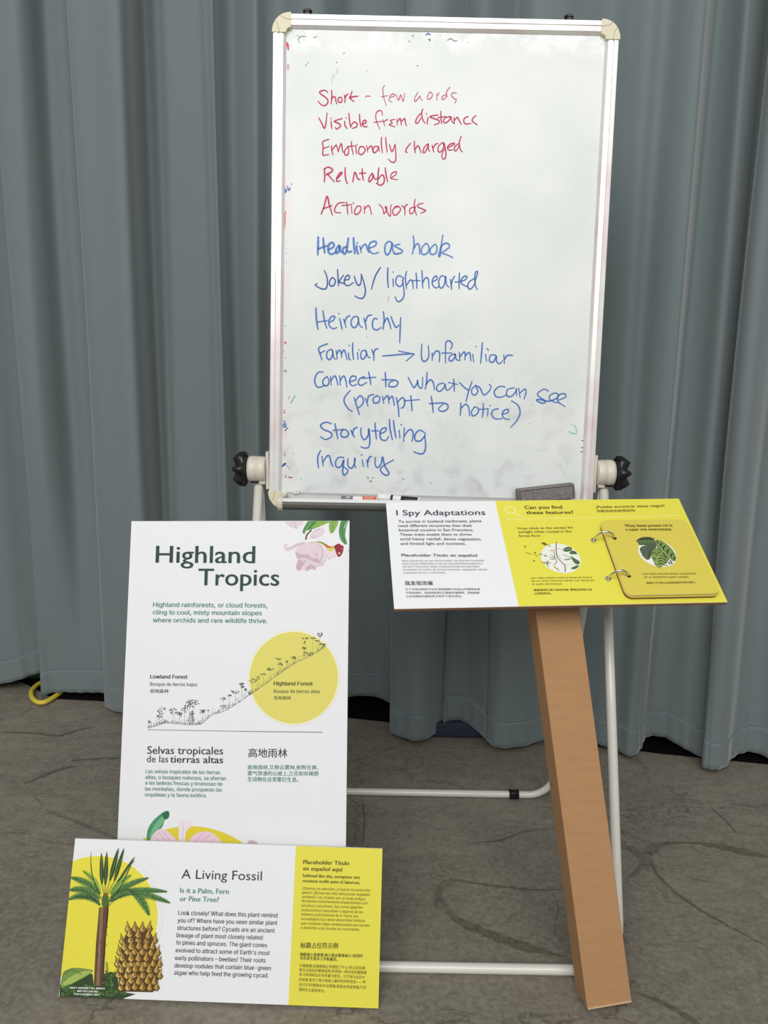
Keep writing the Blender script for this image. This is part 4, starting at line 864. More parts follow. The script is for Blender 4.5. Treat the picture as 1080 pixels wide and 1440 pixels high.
# orchids
D = Dec(HP, (395, 725), 10.286)
pk, pk2, pk3, wh = ink(229, 210, 218), ink(208, 178, 192), ink(190, 150, 168), ink(240, 232, 234)
g1_, g2_, g3_ = ink(84, 148, 84), ink(140, 178, 76), ink(48, 108, 66)
D.poly([(50, 80), (335, 80), (300, 140), (262, 140), (230, 195), (180, 178), (130, 160), (90, 128)], pk, 1); D.stroke([(200, 90), (215, 180)], .8, pk2, 2, 1); D.stroke([(130, 100), (150, 160)], .6, pk2, 2, 1)
D.poly([(390, 80), (330, 180), (315, 248), (345, 262), (362, 222), (480, 190), (600, 140), (700, 80)], g1_, 1, 3); D.poly([(520, 80), (700, 80), (600, 138), (490, 180), (440, 180), (500, 120)], g2_, 2, 3); D.stroke([(440, 95), (385, 180), (345, 245)], 1.2, ink(120, 176, 110), 3); D.stroke([(500, 92), (430, 160), (410, 200)], .9, g3_, 3)
D.poly([(700, 80), (830, 80), (805, 165), (762, 240), (718, 256), (695, 180)], g2_, 1, 3); D.stroke([(755, 90), (740, 240)], .9, g1_, 2, 1)
D.poly([(865, 80), (970, 80), (942, 180), (930, 300), (957, 400), (922, 415), (860, 340), (838, 220)], g1_, 1, 3); D.stroke([(905, 95), (885, 220), (925, 390)], .9, g3_, 2); D.stroke([(960, 95), (915, 180)], .8, wh, 3, 1)
D.poly([(380, 350), (420, 270), (520, 190), (615, 168), (632, 225), (565, 310), (440, 335)], wh, 2, 3)
for a in ((430, 320, 520, 230, 610, 180), (450, 325, 560, 250, 622, 205), (470, 325, 560, 290, 620, 240), (420, 300, 480, 230, 560, 185)): D.stroke([(a[0], a[1]), (a[2], a[3]), (a[4], a[5])], .7, pk3, 3)
D.stroke([(350, 330), (362, 270), (430, 205)], 1.4, ink(238, 228, 190), 4); D.stroke([(362, 345), (378, 280), (440, 212)], 1.7, ink(28, 28, 20), 5)
D.poly([(350, 378), (230, 395), (150, 448), (100, 458), (78, 432), (110, 412), (60, 408), (42, 440), (60, 500), (110, 516), (180, 480), (260, 430), (350, 402)], pk, 2, 3); D.stroke([(90, 480), (180, 450), (340, 392)], .8, pk3, 3)
D.poly([(380, 388), (260, 440), (205, 520), (225, 590), (248, 622), (228, 700), (220, 760), (262, 802), (330, 780), (380, 802), (440, 770), (502, 786), (510, 742), (582, 735), (640, 640), (688, 582), (622, 480), (560, 398), (450, 378)], pk, 3, 3)
D.poly([(208, 520), (225, 590), (250, 622), (340, 610), (450, 655), (540, 690), (560, 640), (450, 610), (400, 560), (300, 565)], pk2, 4, 3)
D.poly([(248, 640), (230, 700), (222, 755), (262, 798), (300, 740), (330, 690), (300, 640)], pk2, 4, 3); D.poly([(430, 700), (500, 740), (500, 782), (440, 768), (380, 800), (360, 760)], pk2, 4, 3)
for a in ((385, 400, 400, 500, 440, 600), (560, 420, 610, 520, 560, 700), (480, 560, 530, 570, 500, 640), (350, 640, 330, 700, 250, 770), (620, 500, 640, 560, 600, 680)): D.stroke([(a[0], a[1]), (a[2], a[3]), (a[4], a[5])], .7, wh if a[0] in (385, 620) else pk3, 5)
for a in ((590, 690), (628, 665), (690, 632), (705, 612), (605, 715)): D.stroke([(a[0], a[1]), (a[0] + 14, a[1] - 12)], .8, pk3, 5, 1)
D.poly([(640, 490), (760, 500), (805, 550), (792, 602), (725, 602), (680, 550)], ink(238, 218, 226), 3, 3); D.poly([(380, 350), (430, 385), (530, 378), (600, 380), (700, 440), (762, 448), (752, 505), (690, 500), (640, 452), (560, 395), (440, 395)], ink(206, 190, 120), 4, 3)
D.poly([(600, 385), (700, 440), (755, 455), (700, 470), (650, 450)], ink(218, 104, 58), 5, 3); D.poly([(680, 470), (760, 458), (765, 500), (700, 515)], ink(226, 208, 88), 5, 3); D.stroke([(540, 375), (610, 400), (650, 430)], 1.2, ink(120, 140, 50), 6)
D.poly([(760, 448), (800, 420), (840, 404), (875, 430), (908, 445), (898, 520), (880, 560), (838, 602), (800, 545), (785, 490)], ink(150, 38, 50), 6, 2)
D.disc(845, 545, .0022, .0018, ink(232, 190, 200), 7, 10); D.disc(878, 480, .0012, .001, ink(220, 160, 175), 7, 8); D.stroke([(975, 500), (990, 520)], 1.4, pk2, 3, 1)
D.build('orchid_artwork', hb)
D = Dec(HP, (160, 1030), 3.176)
u_, v_ = D.uv(338, 838); u2_, _ = D.uv(758, 838)
D.disc(338, 838, u2_ - u_, D.uv(338, 418)[1] - v_, ink(228, 210, 58), 0, 72)
D.poly([(147, 500), (150, 440), (175, 395), (215, 360), (240, 349), (248, 366), (240, 385), (228, 392), (215, 425), (190, 440), (168, 465), (156, 505)], ink(76, 150, 110), 1, 3); D.poly([(155, 480), (180, 415), (232, 362), (242, 372), (200, 430), (170, 460)], ink(120, 182, 138), 2, 3); D.poly([(215, 362), (246, 352), (246, 380), (226, 388)], ink(48, 110, 78), 3, 2)
D.poly([(155, 510), (168, 470), (190, 440), (215, 430), (245, 445), (295, 510)], ink(238, 212, 226), 4, 3); D.poly([(320, 510), (345, 470), (375, 448), (420, 442), (455, 460), (482, 510)], ink(238, 208, 222), 4, 3); D.poly([(286, 396), (312, 385), (346, 390), (346, 420), (322, 445), (318, 510), (293, 510), (290, 430)], ink(240, 228, 236), 5, 3)
for a in ((200, 445, 250, 505), (220, 440, 270, 505), (180, 465, 230, 505), (400, 450, 350, 500), (430, 460, 370, 505), (450, 475, 400, 505)): D.stroke([(a[0], a[1]), (a[2], a[3])], .9, ink(222, 176, 200), 6, 1)
D.stroke([(312, 395), (306, 500)], .8, ink(220, 200, 215), 6, 1); D.poly([(592, 510), (600, 488), (612, 480), (642, 490), (636, 510)], pk2, 4, 2)
D.build('orchid_artwork', hb)

# Fossil board (wide, white and yellow)
bl = at_floor(83, 1404, .002); br = at_floor(532, 1421, .002)
YF = Vector((.004, .391, .921))
FP = Plane(bl, (br - bl), YF, (br - bl).length, .2508)
FP.O += Vector((0, 0, .004))
fb = foam_board('poster_board', FP, 'low wide board with cycad picture and yellow end panel', th=.005)
D = Dec(FP, (400, 1180), 5.76)
ub, _ = D.uv(87, 300); D.polyuv([(D.uv(87, 70)[0] * .5 + D.uv(37, 1340)[0] * .5, 0), (FP.W, 0), (FP.W, FP.H), (D.uv(87, 70)[0] * .5 + D.uv(37, 1340)[0] * .5, FP.H)], M['yellow'], 0)
D.build('yellow_panel_print', fb)
dkt, yk, yk2 = ink(56, 60, 68), ink(62, 60, 36), ink(92, 88, 40)
D = Dec(FP, (230, 1200), 6)
text(D, 'A Living Fossil', 150, 211, 828, 228, 77, dkt, GILL)
D.build('title_lettering', fb)
D = Dec(FP, (230, 1200), 6)
text(D, 'Is it a Palm, Fern', 140, 331, 550, 342, 43, gn, GILL, .018); text(D, 'or Pine Tree?', 137, 402, 465, 410, 43, gn, GILL, .018)
for s, x0, x1, y0, y1 in (("Look closely! What does this plant remind", 124, 960, 517, 540), ("you of? Where have you seen similar plant", 119, 958, 581, 603), ("structures before? Cycads are an ancient", 115, 937, 645, 668), ("lineage of plant most closely related", 110, 835, 707, 727), ("to pines and spruces. The giant cones", 107, 872, 768, 792), ("evolved to attract some of Earth's most", 102, 895, 833, 858), ("early pollinators – beetles! Their roots", 97, 860, 898, 920), ("develop nodules that contain blue-green", 92, 905, 962, 985), ("algae who help feed the growing cycad.", 90, 885, 1022, 1047)):
    text(D, s, x0, y0, x1, y1, 37, ink(66, 68, 76), INTER, .008)
D.frame((400, 1180), 5.76)
text(D, 'Placeholder Título', 153, 200, 525, 210, 33, yk, GILL, .018); text(D, 'en español aquí', 152, 252, 470, 261, 33, yk, GILL, .018)
text(D, 'Subhead like this, excepteur sint', 148, 305, 612, 321, 25, yk, GILL, .018); text(D, 'occaecat mollit anim id laborum,', 147, 347, 612, 364, 25, yk, GILL, .018)
for s, x0, x1, y0, y1 in (("¡Observa con atención! ¿A qué te recuerda esta", 145, 692, 407, 424), ("planta? ¿Dónde has visto estructuras vegetales", 143, 692, 441, 460), ("similares? Las cícadas son un linaje antiguo", 142, 657, 475, 495), ("de plantas estrechamente emparentadas con", 140, 672, 509, 528), ("los pinos y las píceas. Sus conos gigantes", 139, 633, 546, 562), ("evolucionaron para atraer a algunos de los", 138, 636, 582, 600), ("primeros polinizadores de la Tierra: ¡los", 137, 598, 617, 634), ("escarabajos! Sus raíces desarrollan nódulos", 136, 652, 654, 670), ("que contienen algas verdeazuladas que ayudan", 134, 690, 690, 708), ("a alimentar a las cícadas en crecimiento.", 133, 610, 725, 742)):
    text(D, s, x0, y0, x1, y1, 22, yk2, INTER, .0)
text(D, '标题占位符示例', 129, 882, 433, 886, 48, yk, NOTO, .010, cjk=True)
for s, x0, x1, y0, y1 in (("拥跟病人很重要,病人就会跟着病人,但同时", 125, 633, 946, 960), ("也会发生很多工作和痛苦。", 125, 430, 975, 987)):
    text(D, s, x0, y0, x1, y1, 29, yk, NOTO, .014, cjk=True)
for s, x0, x1, y0, y1 in (("仔细看看!这株植物让你想起了什么?你以前在哪", 122, 652, 1036, 1057), ("里见过类似的植物结构?苏铁是一种古老的植物谱", 120, 665, 1071, 1094), ("系,与松树和云杉关系最为密切。它们进化出巨大", 119, 652, 1108, 1132), ("的球果,是为了吸引地球上最早的传粉昆虫——甲", 118, 655, 1150, 1171), ("虫!它们的根部会长出根瘤,里面含有蓝绿藻,为苏", 117, 663, 1190, 1215), ("铁的生长提供养分。", 116, 330, 1230, 1243)):
    text(D, s, x0, y0, x1, y1, 28, yk2, NOTO, .0, cjk=True)
D.build('body_lettering', fb)

# cycad artwork
D = Dec(FP, (80, 1170), 5.76)
yl = ink(234, 222, 72)
u_, v_ = D.uv(304, 705); ru = D.uv(816, 720)[0] - u_; rv = D.uv(320, 192)[1] - v_
for k_, c_ in ((1.085, ink(222, 220, 204)), (1.078, M['foam']), (1.045, ink(228, 224, 200)), (1.038, M['foam'])): D.disc(304, 705, ru * k_, rv * k_, c_, 0 if k_ > 1.08 else 1 if k_ > 1.07 else 2 if k_ > 1.04 else 3, 90)
D.disc(304, 705, ru, rv, yl, 4, 90)
D.poly([(130, 500), (25, 1330), (60, 1350), (330, 1340), (330, 500)], yl, 5)
dg, mg, lg, lime, bk = ink(50, 74, 42), ink(80, 112, 56), ink(122, 148, 72), ink(168, 188, 98), ink(30, 44, 26)
D.poly([(20, 1345), (25, 1240), (70, 1140), (150, 1120), (290, 1150), (300, 1240), (380, 1230), (380, 1150), (440, 1130), (490, 1150), (505, 1260), (560, 1300), (640, 1312), (545, 1345), (540, 1365)], dg, 6)
D.poly([(30, 1240), (50, 1140), (100, 1108), (150, 1098), (270, 1112), (292, 1130), (220, 1180), (150, 1215), (80, 1255), (40, 1262)], lg, 7, 3); D.poly([(40, 1235), (100, 1180), (200, 1130), (285, 1128), (200, 1180), (90, 1240)], lime, 8, 3); D.stroke([(60, 1150), (120, 1115), (200, 1150)], 1, mg, 8)
random.seed(3)
def frond(p0, p1, p2, w, mm, rib, lvl=9, n=14, wp=.8):
    """feathered frond: curved rib with leaflets"""
    if w > 22:
        La = []; Ra = []
        for i in range(13):
            t = i / 12
            x = (1 - t) ** 2 * p0[0] + 2 * t * (1 - t) * p1[0] + t * t * p2[0]; y = (1 - t) ** 2 * p0[1] + 2 * t * (1 - t) * p1[1] + t * t * p2[1]
            dx = 2 * (1 - t) * (p1[0] - p0[0]) + 2 * t * (p2[0] - p1[0]); dy = 2 * (1 - t) * (p1[1] - p0[1]) + 2 * t * (p2[1] - p1[1]); l = math.hypot(dx, dy) or 1
            h = w * .72 * (max(0, math.sin(math.pi * min(1, t * .93 + .05))) ** .5)
            La.append((x - dy / l * h, y + dx / l * h)); Ra.append((x + dy / l * h, y - dx / l * h))
        D.poly(La + Ra[::-1], mm[0], lvl - 1)
    for i in range(1, n + 1):
        t = i / n
        x = (1 - t) ** 2 * p0[0] + 2 * t * (1 - t) * p1[0] + t * t * p2[0]; y = (1 - t) ** 2 * p0[1] + 2 * t * (1 - t) * p1[1] + t * t * p2[1]
        dx = 2 * (1 - t) * (p1[0] - p0[0]) + 2 * t * (p2[0] - p1[0]); dy = 2 * (1 - t) * (p1[1] - p0[1]) + 2 * t * (p2[1] - p1[1]); l = math.hypot(dx, dy) or 1; dx /= l; dy /= l
        h = w * (math.sin(math.pi * min(1, t * .9 + .08)) ** .6)
        for sg in (-1, 1):
            D.stroke([(x, y), (x + dx * h * .45 - sg * dy * h, y + dy * h * .45 + sg * dx * h)], wp, random.choice(mm), lvl, 1, taper=(1, .5))
    D.stroke([p0, ((p0[0] + 2 * p1[0] + p2[0]) / 4, (p0[1] + 2 * p1[1] + p2[1]) / 4), p2], .8, rib, lvl + 1)
for _ in range(46):
    x = random.uniform(60, 560); y = 1340 - random.uniform(0, 150) * (1 if x < 480 else .35)
    if 290 < x < 385 and y < 1240: continue
    if x < 290 and y < 1262: continue
    a = random.uniform(-2.6, -.5); l = random.uniform(30, 75)
    frond((x, y), (x + l * .6 * math.cos(a), y + l * .6 * math.sin(a)), (x + l * math.cos(a + .3), y + l * math.sin(a + .3)), 13, [mg, lg, ink(96, 146, 76), ink(150, 188, 104)], dg, 9, 7, .6)
for p in (((410, 1150), (408, 1100), (405, 1050)), ((430, 1200), (410, 1150), (395, 1120)), ((440, 1180), (460, 1150), (480, 1130))): frond(*p, 16, [mg, lg], dg, 9, 9, .7)
D.poly([(343, 612), (420, 592), (416, 690), (398, 860), (378, 1238), (340, 1252), (300, 1235), (318, 900), (336, 700)], ink(100, 74, 56), 12); D.poly([(352, 612), (380, 606), (360, 900), (345, 1240), (320, 1238), (340, 900)], ink(146, 112, 86), 13); D.poly([(408, 600), (420, 592), (416, 690), (398, 860), (378, 1238), (366, 1240), (384, 900)], ink(66, 48, 38), 13)
for _ in range(90):
    t = random.random(); y = 615 + t * 610; x = 346 - t * 42 + random.uniform(0, 74); D.stroke([(x, y), (x + 7, y + 3)], .6, random.choice([ink(66, 48, 38), ink(140, 108, 84), ink(84, 62, 48)]), 14, 1)
G = [ink(86, 128, 72), ink(108, 148, 82), ink(66, 104, 62), ink(132, 164, 88)]
GL = [ink(150, 186, 74), ink(128, 170, 74)]
for a in (((350, 500), (320, 380), (215, 315), 26, GL), ((440, 500), (500, 400), (600, 350), 30, GL),
          ((350, 500), (260, 400), (118, 368), 34, G), ((345, 540), (240, 440), (105, 470), 36, G), ((340, 560), (220, 480), (98, 545), 32, G), ((350, 590), (300, 520), (150, 520), 24, G),
          ((440, 540), (520, 430), (740, 372), 32, G), ((440, 560), (560, 440), (890, 482), 36, G), ((600, 500), (720, 490), (915, 572), 32, G), ((590, 465), (690, 520), (748, 672), 38, G), ((430, 560), (480, 470), (600, 465), 30, G)):
    frond(a[0], a[1], a[2], a[3], a[4], ink(48, 82, 44), 15, 26, .7)
for a in (((370, 560), (310, 420), (280, 300), (278, 162), 7), ((355, 600), (300, 540), (230, 480), (170, 470), 5), ((420, 600), (480, 540), (560, 510), (610, 505), 5), ((420, 575), (520, 440), (585, 300), (632, 200), 8)):
    D.stroke(a[:4], a[4] / 5.76, dg, 17, taper=(.5, .3))
def spindle(x0, y0, x1, y1, w, mm, lvl):
    dx, dy = x1 - x0, y1 - y0; l = math.hypot(dx, dy); nx, ny = -dy / l * w / 2, dx / l * w / 2
    D.poly([(x0, y0), (x0 + dx * .25 + nx * .7, y0 + dy * .25 + ny * .7), (x0 + dx * .7 + nx, y0 + dy * .7 + ny), (x1 + nx * .3, y1 + ny * .3), (x1 - nx * .3, y1 - ny * .3), (x0 + dx * .7 - nx, y0 + dy * .7 - ny), (x0 + dx * .25 - nx * .7, y0 + dy * .25 - ny * .7)], mm, lvl, 3)
for a in ((362, 165, 366, 418, 32), (406, 155, 394, 424, 34), (502, 125, 432, 390, 36), (546, 125, 468, 392, 32), (632, 198, 490, 412, 20)):
    spindle(*a, dg, 18); D.stroke([(a[0], a[1] + 30), (a[2], a[3] - 20)], .6, ink(110, 150, 96), 19, 1); D.stroke([(a[2], a[3]), (388, 540)], .8, ink(90, 104, 44), 17, 1)
D.poly([(365, 590), (370, 520), (395, 490), (420, 520), (425, 590), (390, 615)], ink(84, 104, 50), 18); D.poly([(385, 500), (398, 488), (410, 505), (400, 525)], ink(140, 84, 50), 19)
# cone
def cone_w(y): return 172 * float(np.interp(y, [760, 800, 860, 950, 1080, 1200, 1270, 1320], [.42, .55, .72, .88, 1.0, .96, .82, .55]))
D.poly([(665 - cone_w(y) * .96, y) for y in range(790, 1300, 20)] + [(665 + cone_w(y) * .96, y) for y in range(1295, 785, -20)], ink(92, 68, 34), 20)
rowi = 0; y = 800
hi, md, lo_, dkb = ink(206, 172, 88), ink(176, 138, 64), ink(140, 104, 48), ink(80, 58, 32)
while y < 1316:
    ww = cone_w(y - 12); nn = max(3, int(ww * 2 / 56)); 
    for i in range(nn + 1):
        x = 665 - ww + (i + (.5 if rowi % 2 else 0)) * (2 * ww / nn)
        if x > 665 + ww + 6: continue
        x += random.uniform(-5, 5); yk_ = y; y = y + random.uniform(-7, 7)
        ed = abs(x - 665) / max(ww, 1); sx = 37 * (1 - .25 * ed); lean = (x - 665) * .10
        lv = 21 + rowi
        lv = 21 + (rowi % 2) * 3
        D.poly([(x - sx, y - 10), (x - sx * .5, y - 38), (x + lean, y - 84), (x + sx * .5, y - 38), (x + sx, y - 10), (x + sx * .4, y + 14), (x - sx * .4, y + 14)], dkb, lv)
        D.poly([(x - sx * .75, y - 10), (x - sx * .35, y - 36), (x + lean, y - 76), (x + sx * .45, y - 34), (x + sx * .7, y - 8), (x, y + 10)], md if x > 620 else hi, lv + 1)
        D.poly([(x - sx * .5, y - 12), (x - sx * .2, y - 36), (x + lean, y - 70), (x - sx * .02, y - 20), (x - sx * .1, y + 2)], hi if x > 600 else ink(222, 190, 108), lv + 2); D.poly([(x + sx * .15, y - 6), (x + lean * .9, y - 60), (x + sx * .5, y - 26), (x + sx * .55, y - 8)], lo_, lv + 2); y = yk_
    y += 47; rowi += 1
D.build('cycad_artwork', fb)
D = Dec(FP, (90, 1370), 7.2)
for s, x0, x1, y0 in (("DRAFT VERSION 1: ALL IMAGES", 65, 415, 140), ("AND TEXT LIVE ARE", 135, 345, 172), ("FOR PLACEMENT ONLY", 105, 365, 203)):
    text(D, s, x0, y0, x1, y0 + 8, 17, ink(240, 240, 236), INTER, .04, slant=.15, lvl=30)
D.build('caption_lettering', fb)

# ------------------------------------------------------------------ tilted reading panel on a cardboard post
sc = 1.003
TL = CAM + (Vector((.0032, 1.3852, .8191)) - CAM) * sc
XI = Vector((.9977, .0655, .0185)); YI = Vector((-.0649, .832, .551))
IP = Plane(TL, XI, YI); IP = Plane(TL - IP.Y * (.2472 * sc), XI, YI, .55 * sc, .2472 * sc)
TH = .0065
pan = empty('reading_panel', tuple(IP.p(IP.W / 2, IP.H * .3, -TH)), 'tilted white and yellow reading panel resting on the cardboard post', 'sign')
k = MB(); k.prism(IP, [(0, 0), (IP.W, 0), (IP.W, IP.H), (0, IP.H)], -TH, -.0012, M['card_edge']); k.build('cardboard_backing', pan)
k = MB(); k.prism(IP, [(0, 0), (IP.W, 0), (IP.W, IP.H), (0, IP.H)], -.0012, 0, M['foam']); k.build('printed_sheet', pan)
D = Dec(IP, (530, 690), 4)
uu = (D.uv(664, 70)[0] + D.uv(803, 650)[0]) / 2
D.polyuv([(uu, 0), (IP.W, 0), (IP.W, IP.H), (uu, IP.H)], M['yellow'], 0); D.build('yellow_panel_print', pan)
D = Dec(IP, (550, 705), 7.2)
text(D, 'I Spy Adaptations', 55, 145, 955, 140, 52, dkt, GILL, .008)
D.frame((700, 700), 6.75); text(D, 'Can you find', 257, 109, 612, 105, 30, yk, GILL, .018); text(D, 'these features?', 272, 158, 720, 154, 30, yk, GILL, .018)
D.frame((555, 770), 7.2); text(D, 'Placeholder Título en español', 70, 93, 835, 95, 27, dkt, GILL, .018); text(D, '我发现改编', 105, 386, 385, 384, 44, dkt, NOTO, .012, cjk=True)
D.build('heading_lettering', pan)
D = Dec(IP, (550, 705), 7.2)
tg = ink(88, 88, 92)
for s, x0, x1, y0, y1 in (("To survive in lowland rainforests, plants", 75, 915, 220, 214), ("need different structures than their", 72, 825, 262, 260), ("botanical cousins in San Francisco.", 80, 835, 306, 304), ("These traits enable them to thrive", 90, 815, 351, 350), ("amid heavy rainfall, dense vegetation,", 93, 915, 396, 397), ("and limited light and nutrients.", 97, 757, 443, 443)):
    text(D, s, x0, y0, x1, y1, 26, tg, GILL, .012)
D.frame((555, 770), 7.2)
for s, x0, x1, y0, y1 in (("Para sobrevivir en las selvas bajas, las plantas necesitan", 75, 910, 145, 142), ("estructuras diferentes a las de sus parientes botánicos", 80, 890, 174, 173), ("de San Francisco. Estas características les permiten", 82, 857, 204, 203), ("prosperar en medio de lluvias intensas, vegetación densa", 86, 935, 235, 233), ("y escasez de luz y nutrientes.", 88, 515, 266, 264)):
    text(D, s, x0, y0, x1, y1, 17, ink(120, 120, 124), INTER)
for s, x0, x1, y0, y1 in (("为了在低地雨林中生存,植物需要与旧金山的植物亲戚", 108, 865, 437, 435), ("不同的结构。这些特性使它们能够在强降雨、茂密植被", 113, 860, 472, 471), ("以及有限的光照和养分条件下茁壮成长。", 115, 685, 508, 506)):
    text(D, s, x0, y0, x1, y1, 22, ink(104, 104, 108), NOTO, .01, cjk=True)
D.frame((820, 700), 5.143); text(D, "¿Puedes encontrar estos rasgos?", 93, 77, 592, 66, 17, yk2, GILL, .01); text(D, "你能找到这些特征吗?", 100, 108, 382, 103, 19, yk2, NOTO, .007, cjk=True)
D.frame((700, 700), 6.75)
for s, x0, x1, y0, y1 in (("Vines climb to the canopy for", 185, 718, 304, 294), ("sunlight while rooted in the", 197, 700, 337, 331), ("forest floor.", 203, 415, 374, 371)): text(D, s, x0, y0, x1, y1, 21, yk2, GILL, .008)
D.frame((725, 755), 7.714)
for s, x0, x1, y0, y1 in (("Las vides trepan hasta el dosel en busca", 163, 828, 457, 449), ("de luz solar mientras tienen sus raíces en", 172, 852, 489, 481), ("el suelo del bosque.", 180, 510, 523, 520)): text(D, s, x0, y0, x1, y1, 18, yk2, INTER)
text(D, "藤蔓植物扎根于森林地面, 攀爬至树冠以获", 200, 592, 832, 586, 24, yk, NOTO, .007, cjk=True); text(D, "以获取阳光。", 205, 630, 395, 627, 24, yk, NOTO, .007, cjk=True)
D.build('body_lettering', pan)
D = Dec(IP, (700, 700), 6.75)
py_ = ink(248, 242, 170)
c0 = D.uv(117, 118); rr_ = D.uv(168, 118)[0] - c0[0]
D.disc(117, 118, rr_, rr_, py_, 1, 40, ring=.82); D.stroke([(160, 145), (195, 165), (232, 184)], 1.5, py_, 2, 1); D.stroke([(82, 205), (500, 196), (1012, 183)], .8, py_, 1, 1)
D.frame((820, 700), 5.143); D.stroke([(150, 142), (420, 136), (688, 128)], .8, py_, 1, 1)
D.frame((725, 755), 7.714)
c0 = D.uv(490, 230); rr_ = abs(D.uv(490, 72)[1] - c0[1])
cr_ = rr_ * 1.0
D.disc(490, 230, cr_, cr_, ink(238, 238, 228), 1, 60)
vb, vg, vy, vdk = ink(120, 96, 84), ink(84, 110, 66), ink(222, 206, 72), ink(70, 60, 40)
D.stroke([(442, 58), (440, 140), (452, 220), (500, 275), (535, 310), (538, 375)], 1.3, vb, 3); D.stroke([(415, 150), (428, 230), (445, 270), (420, 305)], 1.2, ink(150, 128, 130), 3); D.stroke([(440, 130), (520, 135)], .4, vb, 3, 1); D.stroke([(450, 180), (490, 245)], .4, vb, 3, 1); D.stroke([(500, 300), (620, 300), (680, 260)], .4, ink(160, 160, 150), 3)
D.poly([(275, 65), (310, 62), (345, 85), (310, 90)], ink(112, 84, 40), 3, 2); D.stroke([(335, 80), (382, 105)], 1, ink(112, 84, 40), 3, 1)
D.poly([(510, 150), (540, 115), (590, 110), (615, 135), (580, 160), (540, 162)], vg, 4, 3); D.poly([(580, 185), (600, 155), (640, 155), (668, 185), (620, 190)], vg, 4, 3); D.stroke([(515, 150), (560, 135), (610, 130)], .6, ink(170, 186, 150), 5); D.stroke([(600, 150), (650, 175), (668, 188)], .9, vdk, 5)
D.poly([(600, 205), (625, 225), (690, 265), (695, 290), (660, 300), (620, 260)], vg, 4, 3); D.poly([(600, 340), (650, 315), (690, 310), (660, 345), (610, 352)], vg, 4, 2)
for a in ((510, 190, 600, 220), (515, 240, 610, 232), (520, 250, 600, 238), (360, 210, 425, 235), (365, 240, 425, 238), (380, 185, 430, 225)): D.stroke([(a[0], a[1]), ((a[0] + a[2]) / 2, (a[1] + a[3]) / 2 + 6), (a[2], a[3])], 1.0, ink(110, 136, 84), 4, taper=(.3, 1))
for x_, y_, c_ in ((385, 150, vy), (405, 145, vy), (330, 280, vy), (375, 285, vy), (350, 270, vg), (320, 205, vg), (430, 330, vy), (455, 345, vy), (345, 290, vdk)):
    for k_ in range(4):
        a = k_ * 1.57 + .4; D.stroke([(x_, y_), (x_ + 20 * math.cos(a), y_ + 13 * math.sin(a))], 1.0, c_, 5, 1, taper=(1, .4))
for a in ((105, 168, 170, 190), (190, 190, 240, 210), (200, 165, 215, 180), (255, 195, 285, 185), (275, 275, 320, 290), (340, 305, 360, 322), (410, 320, 470, 368), (95, 100, 108, 115), (190, 262, 208, 258), (300, 200, 340, 215), (305, 270, 350, 300)): D.stroke([(a[0], a[1]), (a[2], a[3])], 1.0, vdk if a[0] % 2 else ink(110, 92, 44), 6, 1, taper=(.5, 1))
for x_, y_ in ((102, 105), (212, 172), (265, 190), (200, 260)): D.poly([(x_ - 10, y_ + 6), (x_, y_ - 8), (x_ + 12, y_ + 6)], ink(92, 88, 40), 6)
D.build('vine_artwork', pan)

# flip booklet
def rrect(u0, v0, u1, v1, r, n=5):
    pts = []
    for cx, cy, a0 in ((u1 - r, v0 + r, -90), (u1 - r, v1 - r, 0), (u0 + r, v1 - r, 90), (u0 + r, v0 + r, 180)):
        for i in range(n + 1):
            a = math.radians(a0 + 90 * i / n); pts.append((cx + r * math.cos(a), cy + r * math.sin(a)))
    return pts
TB = .0115
BPt = IP.shifted(TB)
c_tl, c_tr, c_bl, c_br = BPt.uv(848, 731), BPt.uv(966, 731), BPt.uv(877, 836), BPt.uv(1013, 835)
bu0, bu1 = (c_tl[0] + c_bl[0]) / 2, (c_tr[0] + c_br[0]) / 2; bv0, bv1 = (c_bl[1] + c_br[1]) / 2, (c_tl[1] + c_tr[1]) / 2
book = empty('flip_book', tuple(IP.p((bu0 + bu1) / 2, bv0)), 'olive-yellow flip book with striped leaf picture ringed to the panel', 'book')
for nm, a, b, mm, mside, dd in (('back_cover', .0002, .0028, M['card'], M['card_edge'], 0), ('page', .0032, .0058, M['page_yellow'], M['card_edge'], .0006), ('page', .0062, .0084, M['page_yellow'], mat('page_edge', (236, 224, 170), .7), -.0008), ('page', .0090, TB, M['page_yellow'], mat('page_edge', (240, 228, 150), .7), .0)):
    k = MB(); k.prism(IP, rrect(bu0 + dd, bv0 - dd * 2, bu1 + dd, bv1, .012), a, b, mm, mside); pg = k.build(nm, book)
D = Dec(BPt, (820, 700), 5.143, clamp=False)
ol = ink(96, 86, 36)
for s, x0, x1, y0, y1, h_, f_, b_ in (("Waxy leaves prevent rot in", 303, 647, 212, 210, 19, GILL, .012), ("a super wet environment.", 310, 645, 239, 238, 19, GILL, .012), ("Las hojas cerosas evitan la pudrición", 433, 818, 557, 556, 13, INTER, 0), ("en un ambiente súper húmedo.", 443, 768, 581, 580, 13, INTER, 0)): text(D, s, x0, y0, x1, y1, h_, ol, f_, b_)
text(D, "蜡质叶子可防止在超湿润的环境中腐烂。", 460, 626, 815, 620, 15, ol, NOTO, .007, cjk=True)
D.build('page_lettering', pg)
D = Dec(BPt, (870, 740), 9.818, clamp=False)
c0 = D.uv(533, 370); rr_ = abs(D.uv(533, 180)[1] - c0[1]); D.disc(533, 370, rr_, rr_, ink(240, 238, 226), 1, 60)
dkl, mdl, lgl, lst, blk = ink(72, 90, 62), ink(84, 96, 78), ink(122, 146, 78), ink(166, 186, 108), ink(28, 36, 26)
